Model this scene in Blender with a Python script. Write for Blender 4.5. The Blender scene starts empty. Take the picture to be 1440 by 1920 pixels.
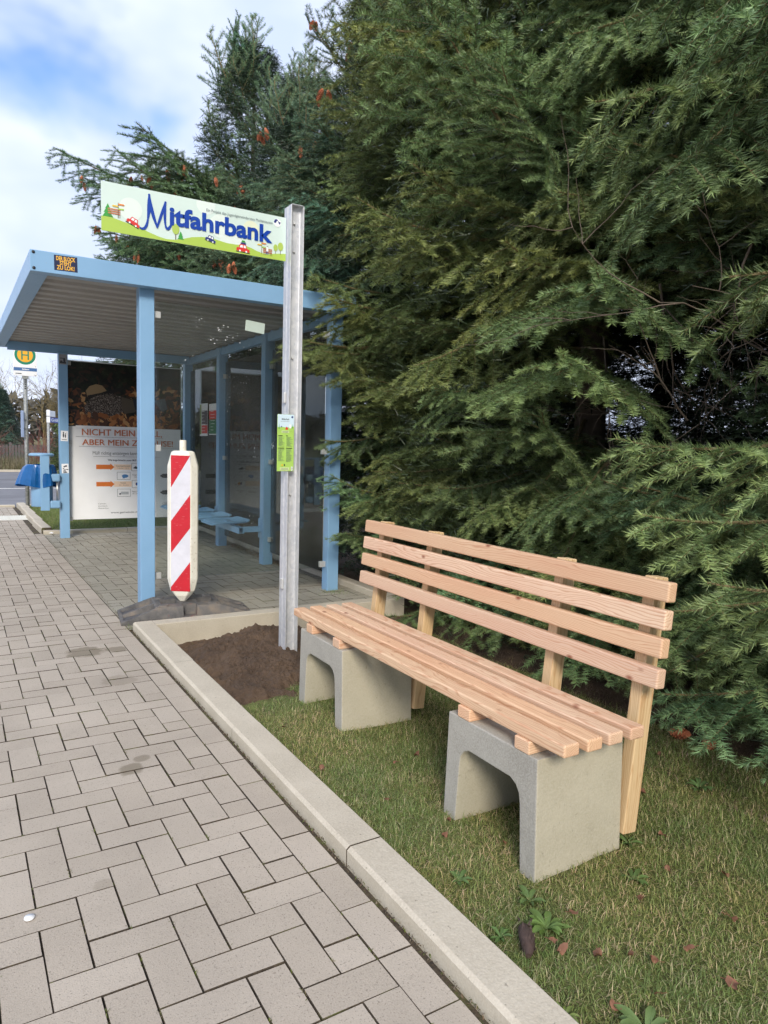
import bpy, bmesh, math, random
import numpy as np
from mathutils import Vector, Matrix, Euler
random.seed(7); rng = np.random.default_rng(11)
S = bpy.context.scene
COL = S.collection
R = math.radians
# ------------------------------------------------------------------ camera
# world axes: X = away from the pavement towards the trees, Y = along the kerb, Z = up (metres)
cd = bpy.data.cameras.new("camera"); cam = bpy.data.objects.new("camera", cd); COL.objects.link(cam)
right = Vector((0.85555253, -0.51698784, 0.02744897)); up = Vector((0.024895, 0.09404043, 0.99525707)); back = Vector((-0.51711712, -0.85081136, 0.09332694))
cam.matrix_world = Matrix(((right.x, up.x, back.x, 0), (right.y, up.y, back.y, 0), (right.z, up.z, back.z, 1.2475), (0, 0, 0, 1)))
cd.sensor_fit = 'VERTICAL'; cd.sensor_height = 36; cd.sensor_width = 27; cd.lens = 24.956
cd.clip_start = 0.05; cd.clip_end = 2000
S.camera = cam
# ------------------------------------------------------------------ world
SUN_EL, SUN_AZ = R(31), R(207)      # azimuth measured from +Y clockwise
w = bpy.data.worlds.new("World"); S.world = w; w.use_nodes = True
nt = w.node_tree; nt.nodes.clear()
def wn(t, **k):
    n = nt.nodes.new(t)
    for a, b in k.items(): setattr(n, a, b)
    return n
sky = wn('ShaderNodeTexSky', sky_type='NISHITA', sun_disc=False, sun_elevation=SUN_EL, sun_rotation=SUN_AZ)
sky.air_density = 1.2; sky.dust_density = 1.5
tc = wn('ShaderNodeTexCoord')
mp = wn('ShaderNodeMapping'); mp.inputs['Scale'].default_value = (1, 1, 1.7); mp.inputs['Location'].default_value = (0.35, 0.1, 0.2)
nt.links.new(tc.outputs['Generated'], mp.inputs['Vector'])
n1 = wn('ShaderNodeTexNoise'); n1.inputs['Scale'].default_value = 3.2; n1.inputs['Detail'].default_value = 4; n1.inputs['Roughness'].default_value = .52; n1.inputs['Distortion'].default_value = .3
n2 = wn('ShaderNodeTexNoise'); n2.inputs['Scale'].default_value = 5.5; n2.inputs['Detail'].default_value = 3
for n in (n1, n2): nt.links.new(mp.outputs[0], n.inputs['Vector'])
# the one opening in the cloud deck lies in this direction
dot = wn('ShaderNodeVectorMath', operation='DOT_PRODUCT'); nt.links.new(tc.outputs['Generated'], dot.inputs[0]); dot.inputs[1].default_value = (0.112, 0.900, 0.421)
gap = wn('ShaderNodeMapRange'); gap.inputs["From Min"].default_value = .988; gap.inputs['From Max'].default_value = 1.0; gap.inputs['To Max'].default_value = .25
nt.links.new(dot.outputs['Value'], gap.inputs['Value'])
sub = wn('ShaderNodeMath', operation='SUBTRACT'); nt.links.new(n1.outputs['Fac'], sub.inputs[0]); nt.links.new(gap.outputs[0], sub.inputs[1])
cov = wn('ShaderNodeMapRange'); cov.inputs['From Min'].default_value = .11; cov.inputs['From Max'].default_value = .38; cov.interpolation_type = 'SMOOTHSTEP'
nt.links.new(sub.outputs[0], cov.inputs['Value'])
cr = wn('ShaderNodeValToRGB'); cr.color_ramp.elements[0].position = .36; cr.color_ramp.elements[0].color = (.53, .62, .84, 1)
cr.color_ramp.elements[1].position = .64; cr.color_ramp.elements[1].color = (.70, .76, .90, 1)
nt.links.new(n2.outputs['Fac'], cr.inputs['Fac'])
skm = wn('ShaderNodeVectorMath', operation='SCALE'); skt = wn('ShaderNodeVectorMath', operation='MULTIPLY'); skt.inputs[1].default_value = (.72, .84, 1.10); nt.links.new(sky.outputs[0], skt.inputs[0]); nt.links.new(skt.outputs[0], skm.inputs[0]); skm.inputs['Scale'].default_value = 1.15
cls = wn('ShaderNodeVectorMath', operation='SCALE'); nt.links.new(cr.outputs[0], cls.inputs[0]); cls.inputs['Scale'].default_value = 7.2
mx = wn('ShaderNodeMix', data_type='RGBA'); nt.links.new(cov.outputs[0], mx.inputs['Factor']); nt.links.new(skm.outputs[0], mx.inputs['A']); nt.links.new(cls.outputs[0], mx.inputs['B'])
bg = wn('ShaderNodeBackground'); bg.inputs['Strength'].default_value = 0.09
nt.links.new(mx.outputs['Result'], bg.inputs['Color'])
wo = wn('ShaderNodeOutputWorld'); nt.links.new(bg.outputs[0], wo.inputs[0])
# ------------------------------------------------------------------ sun (soft, behind thin cloud)
sd = bpy.data.lights.new("sun", 'SUN'); sd.energy = 1.5; sd.angle = R(16); sd.color = (1, .92, .80)
so = bpy.data.objects.new("sun", sd); COL.objects.link(so)
sdir = Vector((math.sin(SUN_AZ)*math.cos(SUN_EL), math.cos(SUN_AZ)*math.cos(SUN_EL), math.sin(SUN_EL)))
so.rotation_euler = sdir.to_track_quat('Z', 'Y').to_euler(); so.location = sdir*30
S.view_settings.view_transform = 'Standard'; S.view_settings.look = 'None'; S.view_settings.gamma = 1; S.view_settings.exposure = 1.12
S.render.engine = 'CYCLES'
S.render.resolution_x = 768; S.render.resolution_y = 1024
S.cycles.use_adaptive_sampling = True; S.cycles.adaptive_threshold = .03; S.cycles.max_bounces = 6; S.cycles.diffuse_bounces = 3; S.cycles.glossy_bounces = 3; S.cycles.transmission_bounces = 2; S.cycles.transparent_max_bounces = 12

# ================================================================== materials
def srgb(r, g, b):
    f = lambda c: (c/255/12.92 if c/255 <= .04045 else ((c/255+.055)/1.055)**2.4)
    return (f(r), f(g), f(b), 1)
class NT:
    def __init__(s, name):
        s.m = bpy.data.materials.new(name); s.m.use_nodes = True; s.t = s.m.node_tree; s.t.nodes.clear()
        s.out = s.n('ShaderNodeOutputMaterial'); s.b = s.n('ShaderNodeBsdfPrincipled'); s.l(s.b.outputs[0], s.out.inputs[0])
    def n(s, t, **k):
        n = s.t.nodes.new(t)
        for a, b in k.items(): setattr(n, a, b)
        return n
    def l(s, a, b): s.t.links.new(a, b)
    def co(s, kind='Object', scale=(1, 1, 1), rnd=False):
        t = s.n('ShaderNodeTexCoord'); m = s.n('ShaderNodeMapping'); m.inputs['Scale'].default_value = scale
        s.l(t.outputs[kind], m.inputs['Vector'])
        if rnd:
            oi = s.n('ShaderNodeObjectInfo'); mu = s.n('ShaderNodeMath', operation='MULTIPLY'); mu.inputs[1].default_value = 37.
            s.l(oi.outputs['Random'], mu.inputs[0]); cb = s.n('ShaderNodeCombineXYZ')
            for i in range(3): s.l(mu.outputs[0], cb.inputs[i])
            s.l(cb.outputs[0], m.inputs['Location'])
        return m.outputs[0]
    def noise(s, v, sc, det=4, ro=.55, dist=0):
        n = s.n('ShaderNodeTexNoise'); n.inputs['Scale'].default_value = sc; n.inputs['Detail'].default_value = det
        n.inputs['Roughness'].default_value = ro; n.inputs['Distortion'].default_value = dist
        if v is not None: s.l(v, n.inputs['Vector'])
        return n.outputs['Fac']
    def voro(s, v, sc, feat='F1', out='Distance'):
        n = s.n('ShaderNodeTexVoronoi', feature=feat); n.inputs['Scale'].default_value = sc; s.l(v, n.inputs['Vector']); return n.outputs[out]
    def ramp(s, f, stops, interp='LINEAR'):
        n = s.n('ShaderNodeValToRGB'); e = n.color_ramp.elements; n.color_ramp.interpolation = interp
        while len(e) < len(stops): e.new(.5)
        for a, (p, c) in zip(e, stops):
            a.position = p; a.color = c if hasattr(c, '__len__') else (c, c, c, 1)
        s.l(f, n.inputs['Fac']); return n.outputs['Color']
    def mix(s, f, a, b, mode='MIX'):
        n = s.n('ShaderNodeMix', data_type='RGBA', blend_type=mode)
        for q, k in ((f, 'Factor'), (a, 'A'), (b, 'B')):
            i = n.inputs[k]
            if hasattr(q, 'is_linked') or hasattr(q, 'links'): s.l(q, i)
            else: i.default_value = q
        return n.outputs['Result']
    def math(s, op, a, b=None):
        n = s.n('ShaderNodeMath', operation=op)
        for i, q in enumerate((a, b)):
            if q is None: continue
            if hasattr(q, 'links'): s.l(q, n.inputs[i])
            else: n.inputs[i].default_value = q
        return n.outputs[0]
    def bump(s, h, st, d=.002):
        n = s.n('ShaderNodeBump'); n.inputs['Strength'].default_value = st; n.inputs['Distance'].default_value = d
        s.l(h, n.inputs['Height']); s.l(n.outputs[0], s.b.inputs['Normal'])
    def base(s, c):
        if hasattr(c, 'links'): s.l(c, s.b.inputs['Base Color'])
        else: s.b.inputs['Base Color'].default_value = c
    def rough(s, r):
        if hasattr(r, 'links'): s.l(r, s.b.inputs['Roughness'])
        else: s.b.inputs['Roughness'].default_value = r
def simple(name, c, rough=.5, metal=0, var=.08, sc=6, spec=None, bump=0):
    t = NT(name); v = t.co()
    n = t.noise(v, sc, 5)
    c0 = tuple(x*(1-var) for x in c[:3])+(1,); c1 = tuple(min(1, x*(1+var)) for x in c[:3])+(1,)
    t.base(t.ramp(n, [(.3, c0), (.7, c1)])); t.rough(rough); t.b.inputs['Metallic'].default_value = metal
    if bump: t.bump(t.noise(v, sc*20, 3), bump)
    return t.m
M = {}
# painted blue steel
t = NT('blue_paint'); v = t.co(); n = t.noise(v, 3, 5); g = t.noise(v, 60, 3)
c = t.ramp(n, [(.3, srgb(126, 166, 200)), (.7, srgb(134, 174, 208))]); sp = t.ramp(t.noise(v, 90, 2), [(.70, 0.), (.74, 1.)])
c = t.mix(t.math('MULTIPLY', sp, .5), c, srgb(150, 165, 175)); t.base(c); t.rough(t.ramp(g, [(.3, .28), (.7, .42)])); M['blue'] = t.m
def galv(name, a, b, rough=(.35, .55)):
    t = NT(name); v = t.co(); vo = t.voro(v, 55, out='Color'); sep = t.n('ShaderNodeSeparateColor'); t.l(vo, sep.inputs[0])
    n = t.noise(v, 5, 6, .6); f = t.math('ADD', t.math('MULTIPLY', sep.outputs[0], .35), t.math('MULTIPLY', n, .65))
    t.base(t.ramp(f, [(.25, a), (.7, b)])); t.b.inputs['Metallic'].default_value = .35
    t.rough(t.ramp(f, [(.2, rough[0]), (.8, rough[1])])); return t.m
M['galv'] = galv('galvanised_steel', srgb(190, 193, 198), srgb(212, 213, 214))
M['pole'] = galv('dull_galvanised_steel', srgb(120, 124, 124), srgb(165, 168, 166), (.5, .7))
M['steel'] = simple('brushed_steel', (.55, .55, .53, 1), .35, .9)
M['clamp'] = simple('cast_zinc', (.62, .62, .60, 1), .4, .4, .06, 30)
M['roofsheet'] = simple('roof_sheet', srgb(166, 163, 158), .55, .05, .07, 2)
M['white'] = simple('white_coat', srgb(234, 235, 236), .45, 0, .03)
M['cream'] = None
# cream plastic with dirt
t = NT('cream_plastic'); v = t.co(); n = t.noise(v, 9, 6, .65); sp = t.ramp(t.noise(v, 55, 4, .7), [(.60, 0.), (.68, 1.)])
c = t.ramp(n, [(.3, srgb(226, 221, 204)), (.7, srgb(238, 235, 222))]); c = t.mix(t.math('MULTIPLY', sp, .55), c, srgb(150, 125, 85)); t.base(c); t.rough(.5); t.bump(n, .2); M['cream'] = t.m
def refl(name, c):
    t = NT(name); v = t.co(); n = t.noise(v, 14, 6, .6); sc = t.ramp(t.noise(t.co(scale=(8, 8, 60)), 3, 3), [(.66, 0.), (.70, 1.)])
    a = tuple(x*.85 for x in c[:3])+(1,); q = t.ramp(n, [(.3, a), (.7, c)]); t.base(t.mix(t.math('MULTIPLY', sc, .35), q, srgb(200, 180, 180))); t.rough(.35); return t.m
M['red'] = refl('red_reflective', srgb(196, 30, 45)); M['silver'] = refl('white_reflective', srgb(214, 214, 222))
# rubber
t = NT('recycled_rubber'); v = t.co(); n = t.noise(v, 7, 7, .65); n2_ = t.noise(v, 60, 3)
c = t.ramp(n, [(.36, srgb(72, 71, 72)), (.52, srgb(100, 97, 94)), (.68, srgb(128, 116, 102))]); rd = t.ramp(t.noise(v, 16, 3), [(.64, 0.), (.70, 1.)])
c = t.mix(t.math('MULTIPLY', rd, .3), c, srgb(150, 70, 62)); t.base(c); t.rough(.7); t.bump(n2_, .35, .003); M['rubber'] = t.m
# glass
def glass(name, tint, rough=0.0):
    t = NT(name); t.t.nodes.remove(t.b)
    tr = t.n('ShaderNodeBsdfTransparent'); tr.inputs[0].default_value = tint
    gl = t.n('ShaderNodeBsdfGlossy'); gl.inputs['Roughness'].default_value = rough
    fr = t.n('ShaderNodeFresnel'); fr.inputs['IOR'].default_value = 1.5
    # dirt film
    df = t.n('ShaderNodeBsdfDiffuse'); df.inputs[0].default_value = (.55, .56, .55, 1)
    mx = t.n('ShaderNodeMixShader'); t.l(fr.outputs[0], mx.inputs[0]); t.l(tr.outputs[0], mx.inputs[1]); t.l(gl.outputs[0], mx.inputs[2])
    v = t.co(); n = t.noise(v, 2.2, 4, .6); f = t.ramp(n, [(.3, .005), (.8, .05)])
    m2 = t.n('ShaderNodeMixShader'); t.l(f, m2.inputs[0]); t.l(mx.outputs[0], m2.inputs[1]); t.l(df.outputs[0], m2.inputs[2])
    t.l(m2.outputs[0], t.out.inputs[0]); return t.m
M['glass'] = glass('clear_glass', (.90, .935, .92, 1)); M['glass_dark'] = glass('dark_tint_glass', (.62, .66, .65, 1))  # the rear panes take the darker see-through tint
# wood: growth rings + fibres, one plank differs from the next
def wood(name, light, dark, light2):
    t = NT(name)
    tcn = t.n('ShaderNodeTexCoord'); oi = t.n('ShaderNodeObjectInfo')
    sx = t.n('ShaderNodeSeparateXYZ'); t.l(tcn.outputs['Object'], sx.inputs[0])
    r1 = t.math('MULTIPLY', oi.outputs['Random'], 41.)
    along = t.math('ADD', t.math('MULTIPLY', sx.outputs[0], 1.3), r1)
    cb = t.n('ShaderNodeCombineXYZ'); t.l(along, cb.inputs[0]); t.l(t.math('MULTIPLY', sx.outputs[1], 9.), cb.inputs[1]); t.l(t.math('MULTIPLY', sx.outputs[2], 9.), cb.inputs[2])
    wob = t.noise(cb.outputs[0], 1.6, 3, .5)
    py = t.math('ADD', sx.outputs[1], t.math('MULTIPLY', t.math('SUBTRACT', oi.outputs['Random'], .5), .12))
    fr = t.math('FRACT', t.math('MULTIPLY', oi.outputs['Random'], 7.13))
    pz = t.math('ADD', sx.outputs[2], t.math('ADD', .025, t.math('MULTIPLY', fr, .05)))
    rr = t.math('SQRT', t.math('ADD', t.math('MULTIPLY', py, py), t.math('MULTIPLY', pz, pz)))
    rr = t.math('ADD', rr, t.math('MULTIPLY', wob, .060))
    ph = t.math('MULTIPLY', rr, 165.)
    sw = t.math('FRACT', ph)
    ring = t.ramp(sw, [(0., 0.), (.55, .12), (.86, 1.), (1., 0.)])
    fv = t.n('ShaderNodeCombineXYZ'); t.l(t.math('ADD', t.math('MULTIPLY', sx.outputs[0], 6.), r1), fv.inputs[0]); t.l(t.math('MULTIPLY', sx.outputs[1], 420.), fv.inputs[1]); t.l(t.math('MULTIPLY', sx.outputs[2], 420.), fv.inputs[2])
    fib = t.noise(fv.outputs[0], 1., 3, .6)
    big = t.noise(cb.outputs[0], .7, 2)
    c = t.mix(t.ramp(big, [(.35, 0.), (.65, 1.)]), light, light2)
    hs = t.n('ShaderNodeHueSaturation'); t.l(c, hs.inputs['Color']); t.l(t.math('ADD', .90, t.math('MULTIPLY', fr, .16)), hs.inputs['Value']); t.l(t.math('ADD', .88, t.math('MULTIPLY', oi.outputs['Random'], .2)), hs.inputs['Saturation'])
    c = t.mix(t.math('MULTIPLY', ring, .72), hs.outputs[0], dark)
    c = t.mix(t.math('MULTIPLY', t.ramp(fib, [(.35, 0.), (.75, 1.)]), .22), c, dark)
    # knots
    kv = t.n('ShaderNodeCombineXYZ'); t.l(t.math('ADD', t.math('MULTIPLY', sx.outputs[0], 5.), r1), kv.inputs[0]); t.l(t.math('MULTIPLY', sx.outputs[1], 10.), kv.inputs[1]); t.l(t.math('MULTIPLY', sx.outputs[2], 10.), kv.inputs[2])
    kn = t.voro(kv.outputs[0], 1.25); kf = t.ramp(kn, [(.05, 1.), (.085, .55), (.13, 0.)])
    c = t.mix(kf, c, srgb(140, 80, 55)); t.base(c); t.rough(.62); t.bump(t.math('ADD', fib, t.math('MULTIPLY', ring, .5)), .25, .001)
    return t.m
M['larch'] = wood('larch_wood', srgb(232, 201, 166), srgb(188, 132, 98), srgb(226, 186, 153))
M['larch_y'] = wood('pale_larch_wood', srgb(226, 198, 152), srgb(186, 142, 96), srgb(218, 186, 142))
# concrete
def conc(name, a, b, spec, dark, scale=1., spots=.5, bumpv=.5):
    t = NT(name); v = t.co(); n = t.noise(v, 5*scale, 7, .6); n2_ = t.noise(v, 170*scale, 2, .5); bl = t.noise(v, 22*scale, 5, .7)
    c = t.ramp(n, [(.3, a), (.7, b)]); c = t.mix(t.ramp(n2_, [(.35, 0.), (.7, .45)]), c, spec)
    pit = t.ramp(t.noise(v, 75*scale, 3, .6), [(.66, 0.), (.72, spots)]); c = t.mix(pit, c, dark)
    c = t.mix(t.ramp(bl, [(.62, 0.), (.75, .3)]), c, dark); t.base(c); t.rough(.85)
    t.bump(t.math('ADD', n2_, t.math('MULTIPLY', t.noise(v, 60, 4), 1.5)), bumpv, .002); return t.m
M['conc_side'] = conc('yellowish_concrete', srgb(168, 161, 140), srgb(183, 176, 155), srgb(192, 185, 166), srgb(112, 105, 88), spots=.35)
M['conc_face'] = conc('grey_concrete', srgb(146, 142, 132), srgb(170, 166, 155), srgb(192, 188, 178), srgb(106, 101, 92), spots=.3)
M['kerb_top'] = conc('washed_kerb_concrete', srgb(178, 168, 150), srgb(196, 186, 168), srgb(216, 207, 190), srgb(88, 81, 70), spots=.6)
M['kerb_side'] = conc('kerb_side_concrete', srgb(172, 162, 142), srgb(192, 183, 164), srgb(208, 201, 185), srgb(126, 117, 98), spots=.3)
# pavers, with a tone of their own each (attribute) + stains at real spots
def paver(name, a, b):
    t = NT(name); v = t.co(); at = t.n('ShaderNodeAttribute'); at.attribute_name = 'tone'
    n = t.noise(v, 260, 2, .6); n3 = t.noise(v, 1.7, 6, .6); n4 = t.noise(v, 30, 5, .65)
    c = t.mix(at.outputs['Fac'], a, b); c = t.mix(t.ramp(n, [(.3, 0.), (.75, .5)]), c, tuple(min(1, x*1.5) for x in a[:3])+(1,))
    c = t.mix(t.ramp(t.noise(v, 210, 2, .5), [(.60, 0.), (.70, .6)]), c, tuple(x*.35 for x in a[:3])+(1,))
    c = t.mix(t.ramp(n3, [(.35, .30), (.62, 0.)]), c, tuple(x*.6 for x in a[:3])+(1,))
    c = t.mix(t.ramp(n4, [(.60, 0.), (.75, .25)]), c, tuple(x*.5 for x in a[:3])+(1,))
    wn_ = t.noise(v, 16, 3)
    for (sx_, sy_, r_, k_) in STAINS:
        d = t.n('ShaderNodeVectorMath', operation='DISTANCE'); t.l(v, d.inputs[0]); d.inputs[1].default_value = (sx_, sy_, 0)
        dd = t.math('ADD', d.outputs['Value'], t.math('MULTIPLY', wn_, r_*1.1))
        c = t.mix(t.ramp(t.math('DIVIDE', dd, r_*1.9), [(.70, k_), (.84, 0.)]), c, srgb(118, 108, 90))
    t.base(c); t.rough(.88); t.bump(t.math('ADD', n, t.math('MULTIPLY', n4, 1.3)), .55, .0018); return t.m
STAINS = [(.55, 2.69, .05, .7), (.63, 4.35, .11, .75), (.80, 4.33, .06, .7), (.70, 3.75, .09, .35), (.60, 2.77, .035, .6), (.33, 2.0, .03, .3), (1.0, 5.2, .08, .3)]
M['paver'] = paver('paver_concrete', srgb(168, 157, 143), srgb(185, 174, 160))
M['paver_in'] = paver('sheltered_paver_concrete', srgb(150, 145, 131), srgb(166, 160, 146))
t = NT('joint_sand'); v = t.co(); n = t.noise(v, 6, 6, .7); n2_ = t.noise(v, 120, 3)
c = t.ramp(n, [(.40, srgb(48, 42, 36)), (.54, srgb(68, 58, 46)), (.62, srgb(78, 82, 38))]); c = t.mix(t.ramp(n2_, [(.4, 0.), (.8, .5)]), c, srgb(120, 104, 84)); t.base(c); t.rough(.95); t.bump(n2_, .8, .004); M['joint'] = t.m
t = NT('soil'); v = t.co(); n = t.noise(v, 5, 8, .7); n2_ = t.noise(v, 60, 5, .7)
c = t.ramp(n, [(.3, srgb(70, 55, 43)), (.7, srgb(108, 87, 68))]); c = t.mix(t.ramp(n2_, [(.55, 0.), (.8, .6)]), c, srgb(136, 112, 92)); t.base(c); t.rough(.95); t.bump(n2_, 1., .02); M['soil'] = t.m
t = NT('lawn_soil'); v = t.co(); n = t.noise(v, 7, 7, .7); n2_ = t.noise(v, 90, 4)
c = t.ramp(n, [(.35, srgb(84, 84, 46)), (.55, srgb(102, 110, 54)), (.7, srgb(124, 116, 74))]); c = t.mix(t.ramp(n2_, [(.4, 0.), (.7, .6)]), c, srgb(50, 48, 30)); t.base(c); t.rough(.95); t.bump(n2_, 1., .01); M['lawn'] = t.m
t = NT('asphalt'); v = t.co(); n = t.noise(v, .5, 7, .7); n2_ = t.noise(v, 90, 2); st = t.noise(t.co(scale=(.12, 1.6, 1)), 1., 4)
c = t.ramp(n, [(.3, srgb(100, 100, 104)), (.7, srgb(128, 128, 132))]); c = t.mix(t.ramp(st, [(.5, 0.), (.62, .5)]), c, srgb(84, 84, 88)); t.base(c); t.rough(.85); t.bump(n2_, .4, .003); M['asphalt'] = t.m
M['marking'] = simple('white_marking', srgb(215, 215, 208), .7, 0, .08, 30)
# vegetation
def foliage(name, rough=.5, trans=.25):
    t = NT(name); at = t.n('ShaderNodeAttribute'); at.attribute_name = 'tint'; oi = t.n('ShaderNodeObjectInfo')
    c = t.mix(1.0, at.outputs['Color'], oi.outputs['Color'], 'MULTIPLY'); t.base(c); t.rough(rough)
    t.b.inputs['Specular IOR Level'].default_value = .45
    if trans:
        tr = t.n('ShaderNodeBsdfTranslucent'); t.l(c, tr.inputs[0]); m = t.n('ShaderNodeMixShader'); m.inputs[0].default_value = trans
        t.l(t.b.outputs[0], m.inputs[1]); t.l(tr.outputs[0], m.inputs[2]); t.l(m.outputs[0], t.out.inputs[0])
    return t.m
M['leaf'] = foliage('foliage', .55, .22); M['needle'] = foliage('needles', .45, 0)
M['bark'] = simple('bark', srgb(96, 84, 72), .9, 0, .25, 14, bump=.6)
M['twig'] = simple('twig_bark', srgb(116, 102, 70), .8, 0, .2, 20)
M['deadtwig'] = simple('dead_twig', srgb(104, 92, 80), .9, 0, .2, 20)
M['cone'] = simple('cone_scales', srgb(196, 122, 88), .7, 0, .25, 40)
M['deadleaf'] = simple('dead_leaf', srgb(128, 88, 66), .75, 0, .35, 30)
M['rot'] = simple('rotten_cone', srgb(74, 58, 52), .75, 0, .35, 60, bump=.8)
M['bag'] = simple('blue_bag_film', srgb(20, 88, 150), .22, 0, .15, 8)
M['dark'] = simple('black_plastic', srgb(34, 36, 40), .5)
M['bluegrey'] = simple('blue_grey_plate', srgb(140, 158, 190), .4)
M['fencewood'] = simple('grey_fence_wood', srgb(96, 93, 92), .9, 0, .15, 3)
def flat(name, c, rough=.4): 
    k = 'f_'+name
    if k not in M: M[k] = simple(name, c, rough, 0, .025, 5)
    return M[k]

# ================================================================== mesh helpers
def tag(o, label=None, cat=None, group=None, kind=None):
    if label: o['label'] = label
    if cat: o['category'] = cat
    if group: o['group'] = group
    if kind: o['kind'] = kind
    return o
def empty(name, loc, label=None, cat=None, group=None, rz=0):
    o = bpy.data.objects.new(name, None); COL.objects.link(o); o.location = loc; o.rotation_euler.z = rz; o.empty_display_size = .1
    return tag(o, label, cat, group)
class MB:
    def __init__(s): s.v = []; s.f = []; s.m = []; s.mats = []; s.sm = []
    def mi(s, m):
        if m not in s.mats: s.mats.append(m)
        return s.mats.index(m)
    def add(s, vs, fs, m, smooth=False):
        o = len(s.v); s.v += [tuple(v) for v in vs]; k = s.mi(m)
        for f in fs: s.f.append(tuple(i+o for i in f)); s.m.append(k); s.sm.append(smooth)
    def box(s, a, b, m, mats=None):
        (x0, y0, z0), (x1, y1, z1) = a, b
        vs = [(x0, y0, z0), (x1, y0, z0), (x1, y1, z0), (x0, y1, z0), (x0, y0, z1), (x1, y0, z1), (x1, y1, z1), (x0, y1, z1)]
        fs = [(3, 2, 1, 0), (4, 5, 6, 7), (0, 1, 5, 4), (1, 2, 6, 5), (2, 3, 7, 6), (3, 0, 4, 7)]
        s.add(vs, fs, m)
    def prism(s, pts, fn, m, side=None):
        """pts 2-D outline, fn(p, t) -> 3-D for t in 0, 1"""
        n = len(pts); vs = [fn(p, 0) for p in pts]+[fn(p, 1) for p in pts]
        s.add(vs, [tuple(range(n))[::-1], tuple(range(n, 2*n))], m)
        s.add(vs, [(i, (i+1) % n, n+(i+1) % n, n+i) for i in range(n)], side or m)
    def tube(s, pts, rad, m, k=8, cap=True, smooth=True):
        pts = [Vector(p) for p in pts]; rad = rad if hasattr(rad, '__len__') else [rad]*len(pts)
        vs = []; prev = None
        for i, p in enumerate(pts):
            d = (pts[min(i+1, len(pts)-1)]-pts[max(i-1, 0)]).normalized()
            if prev is None: a = d.orthogonal().normalized()
            else: a = (prev-d*prev.dot(d)).normalized()
            prev = a; b = d.cross(a)
            for j in range(k):
                t = 2*math.pi*j/k; vs.append(p+(a*math.cos(t)+b*math.sin(t))*rad[i])
        fs = [(i*k+j, i*k+(j+1) % k, (i+1)*k+(j+1) % k, (i+1)*k+j) for i in range(len(pts)-1) for j in range(k)]
        s.add(vs, fs, m, smooth)
        if cap: s.add(vs, [tuple(range(k))[::-1], tuple(range(len(vs)-k, len(vs)))], m)
    def lathe(s, prof, c, m, k=24, axis='z'):
        vs = []
        for r, z in prof:
            for j in range(k):
                t = 2*math.pi*j/k; p = (r*math.cos(t), r*math.sin(t), z)
                if axis == 'y': p = (p[0], p[2], p[1])
                if axis == 'x': p = (p[2], p[0], p[1])
                vs.append((c[0]+p[0], c[1]+p[1], c[2]+p[2]))
        fs = [(i*k+j, i*k+(j+1) % k, (i+1)*k+(j+1) % k, (i+1)*k+j) for i in range(len(prof)-1) for j in range(k)]
        s.add(vs, fs, m, True); s.add(vs, [tuple(range(k))[::-1], tuple(range(len(vs)-k, len(vs)))], m)
    def build(s, name, parent=None, bevel=0, seg=2, loc=None, fix=True):
        me = bpy.data.meshes.new(name); me.from_pydata(s.v, [], s.f)
        for m in s.mats: me.materials.append(m)
        me.polygons.foreach_set('material_index', s.m); me.polygons.foreach_set('use_smooth', s.sm); me.update()
        if fix:
            bm = bmesh.new(); bm.from_mesh(me); bmesh.ops.remove_doubles(bm, verts=bm.verts, dist=1e-6); bmesh.ops.recalc_face_normals(bm, faces=bm.faces); bm.to_mesh(me); bm.free()
        o = bpy.data.objects.new(name, me); COL.objects.link(o)
        if parent: o.parent = parent
        if loc: o.location = loc
        if bevel:
            b = o.modifiers.new('bevel', 'BEVEL'); b.width = bevel; b.segments = seg; b.limit_method = 'ANGLE'; b.angle_limit = R(40)
            b.harden_normals = False
        return o
def npmesh(name, V, F, mats, mi=None, tint=None, smooth=False, tone=None):
    me = bpy.data.meshes.new(name); V = np.asarray(V, np.float32); F = np.asarray(F, np.int32); k = F.shape[1]
    me.vertices.add(len(V)); me.vertices.foreach_set('co', V.ravel())
    me.loops.add(F.size); me.loops.foreach_set('vertex_index', F.ravel())
    me.polygons.add(len(F)); me.polygons.foreach_set('loop_start', np.arange(0, F.size, k, dtype=np.int32)); me.polygons.foreach_set('loop_total', np.full(len(F), k, np.int32))
    for m in mats: me.materials.append(m)
    if mi is not None: me.polygons.foreach_set('material_index', np.asarray(mi, np.int32))
    me.update(calc_edges=True)
    me.polygons.foreach_set('use_smooth', np.full(len(F), bool(smooth)))
    if tint is not None:
        a = me.color_attributes.new('tint', 'FLOAT_COLOR', 'POINT'); c = np.ones((len(V), 4), np.float32); c[:, :3] = tint; a.data.foreach_set('color', c.ravel())
    if tone is not None:
        a = me.attributes.new('tone', 'FLOAT', 'POINT'); a.data.foreach_set('value', np.asarray(tone, np.float32))
    me.validate(); return me
def link(name, me, parent=None, color=None):
    o = bpy.data.objects.new(name, me); COL.objects.link(o)
    if parent: o.parent = parent
    if color: o.color = color
    return o
def text_geo(body, size, bold=0., align='LEFT', space=1.):
    cu = bpy.data.curves.new('text', 'FONT'); cu.body = body; cu.size = size; cu.offset = bold; cu.align_x = align; cu.space_character = space
    cu.resolution_u = 4
    o = bpy.data.objects.new('text', cu); COL.objects.link(o); bpy.context.view_layer.update()
    me = bpy.data.meshes.new_from_object(o.evaluated_get(bpy.context.evaluated_depsgraph_get()))
    vs = [tuple(v.co) for v in me.vertices]; fs = [tuple(p.vertices) for p in me.polygons]
    bpy.data.objects.remove(o); bpy.data.curves.remove(cu); bpy.data.meshes.remove(me); return vs, fs
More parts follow.
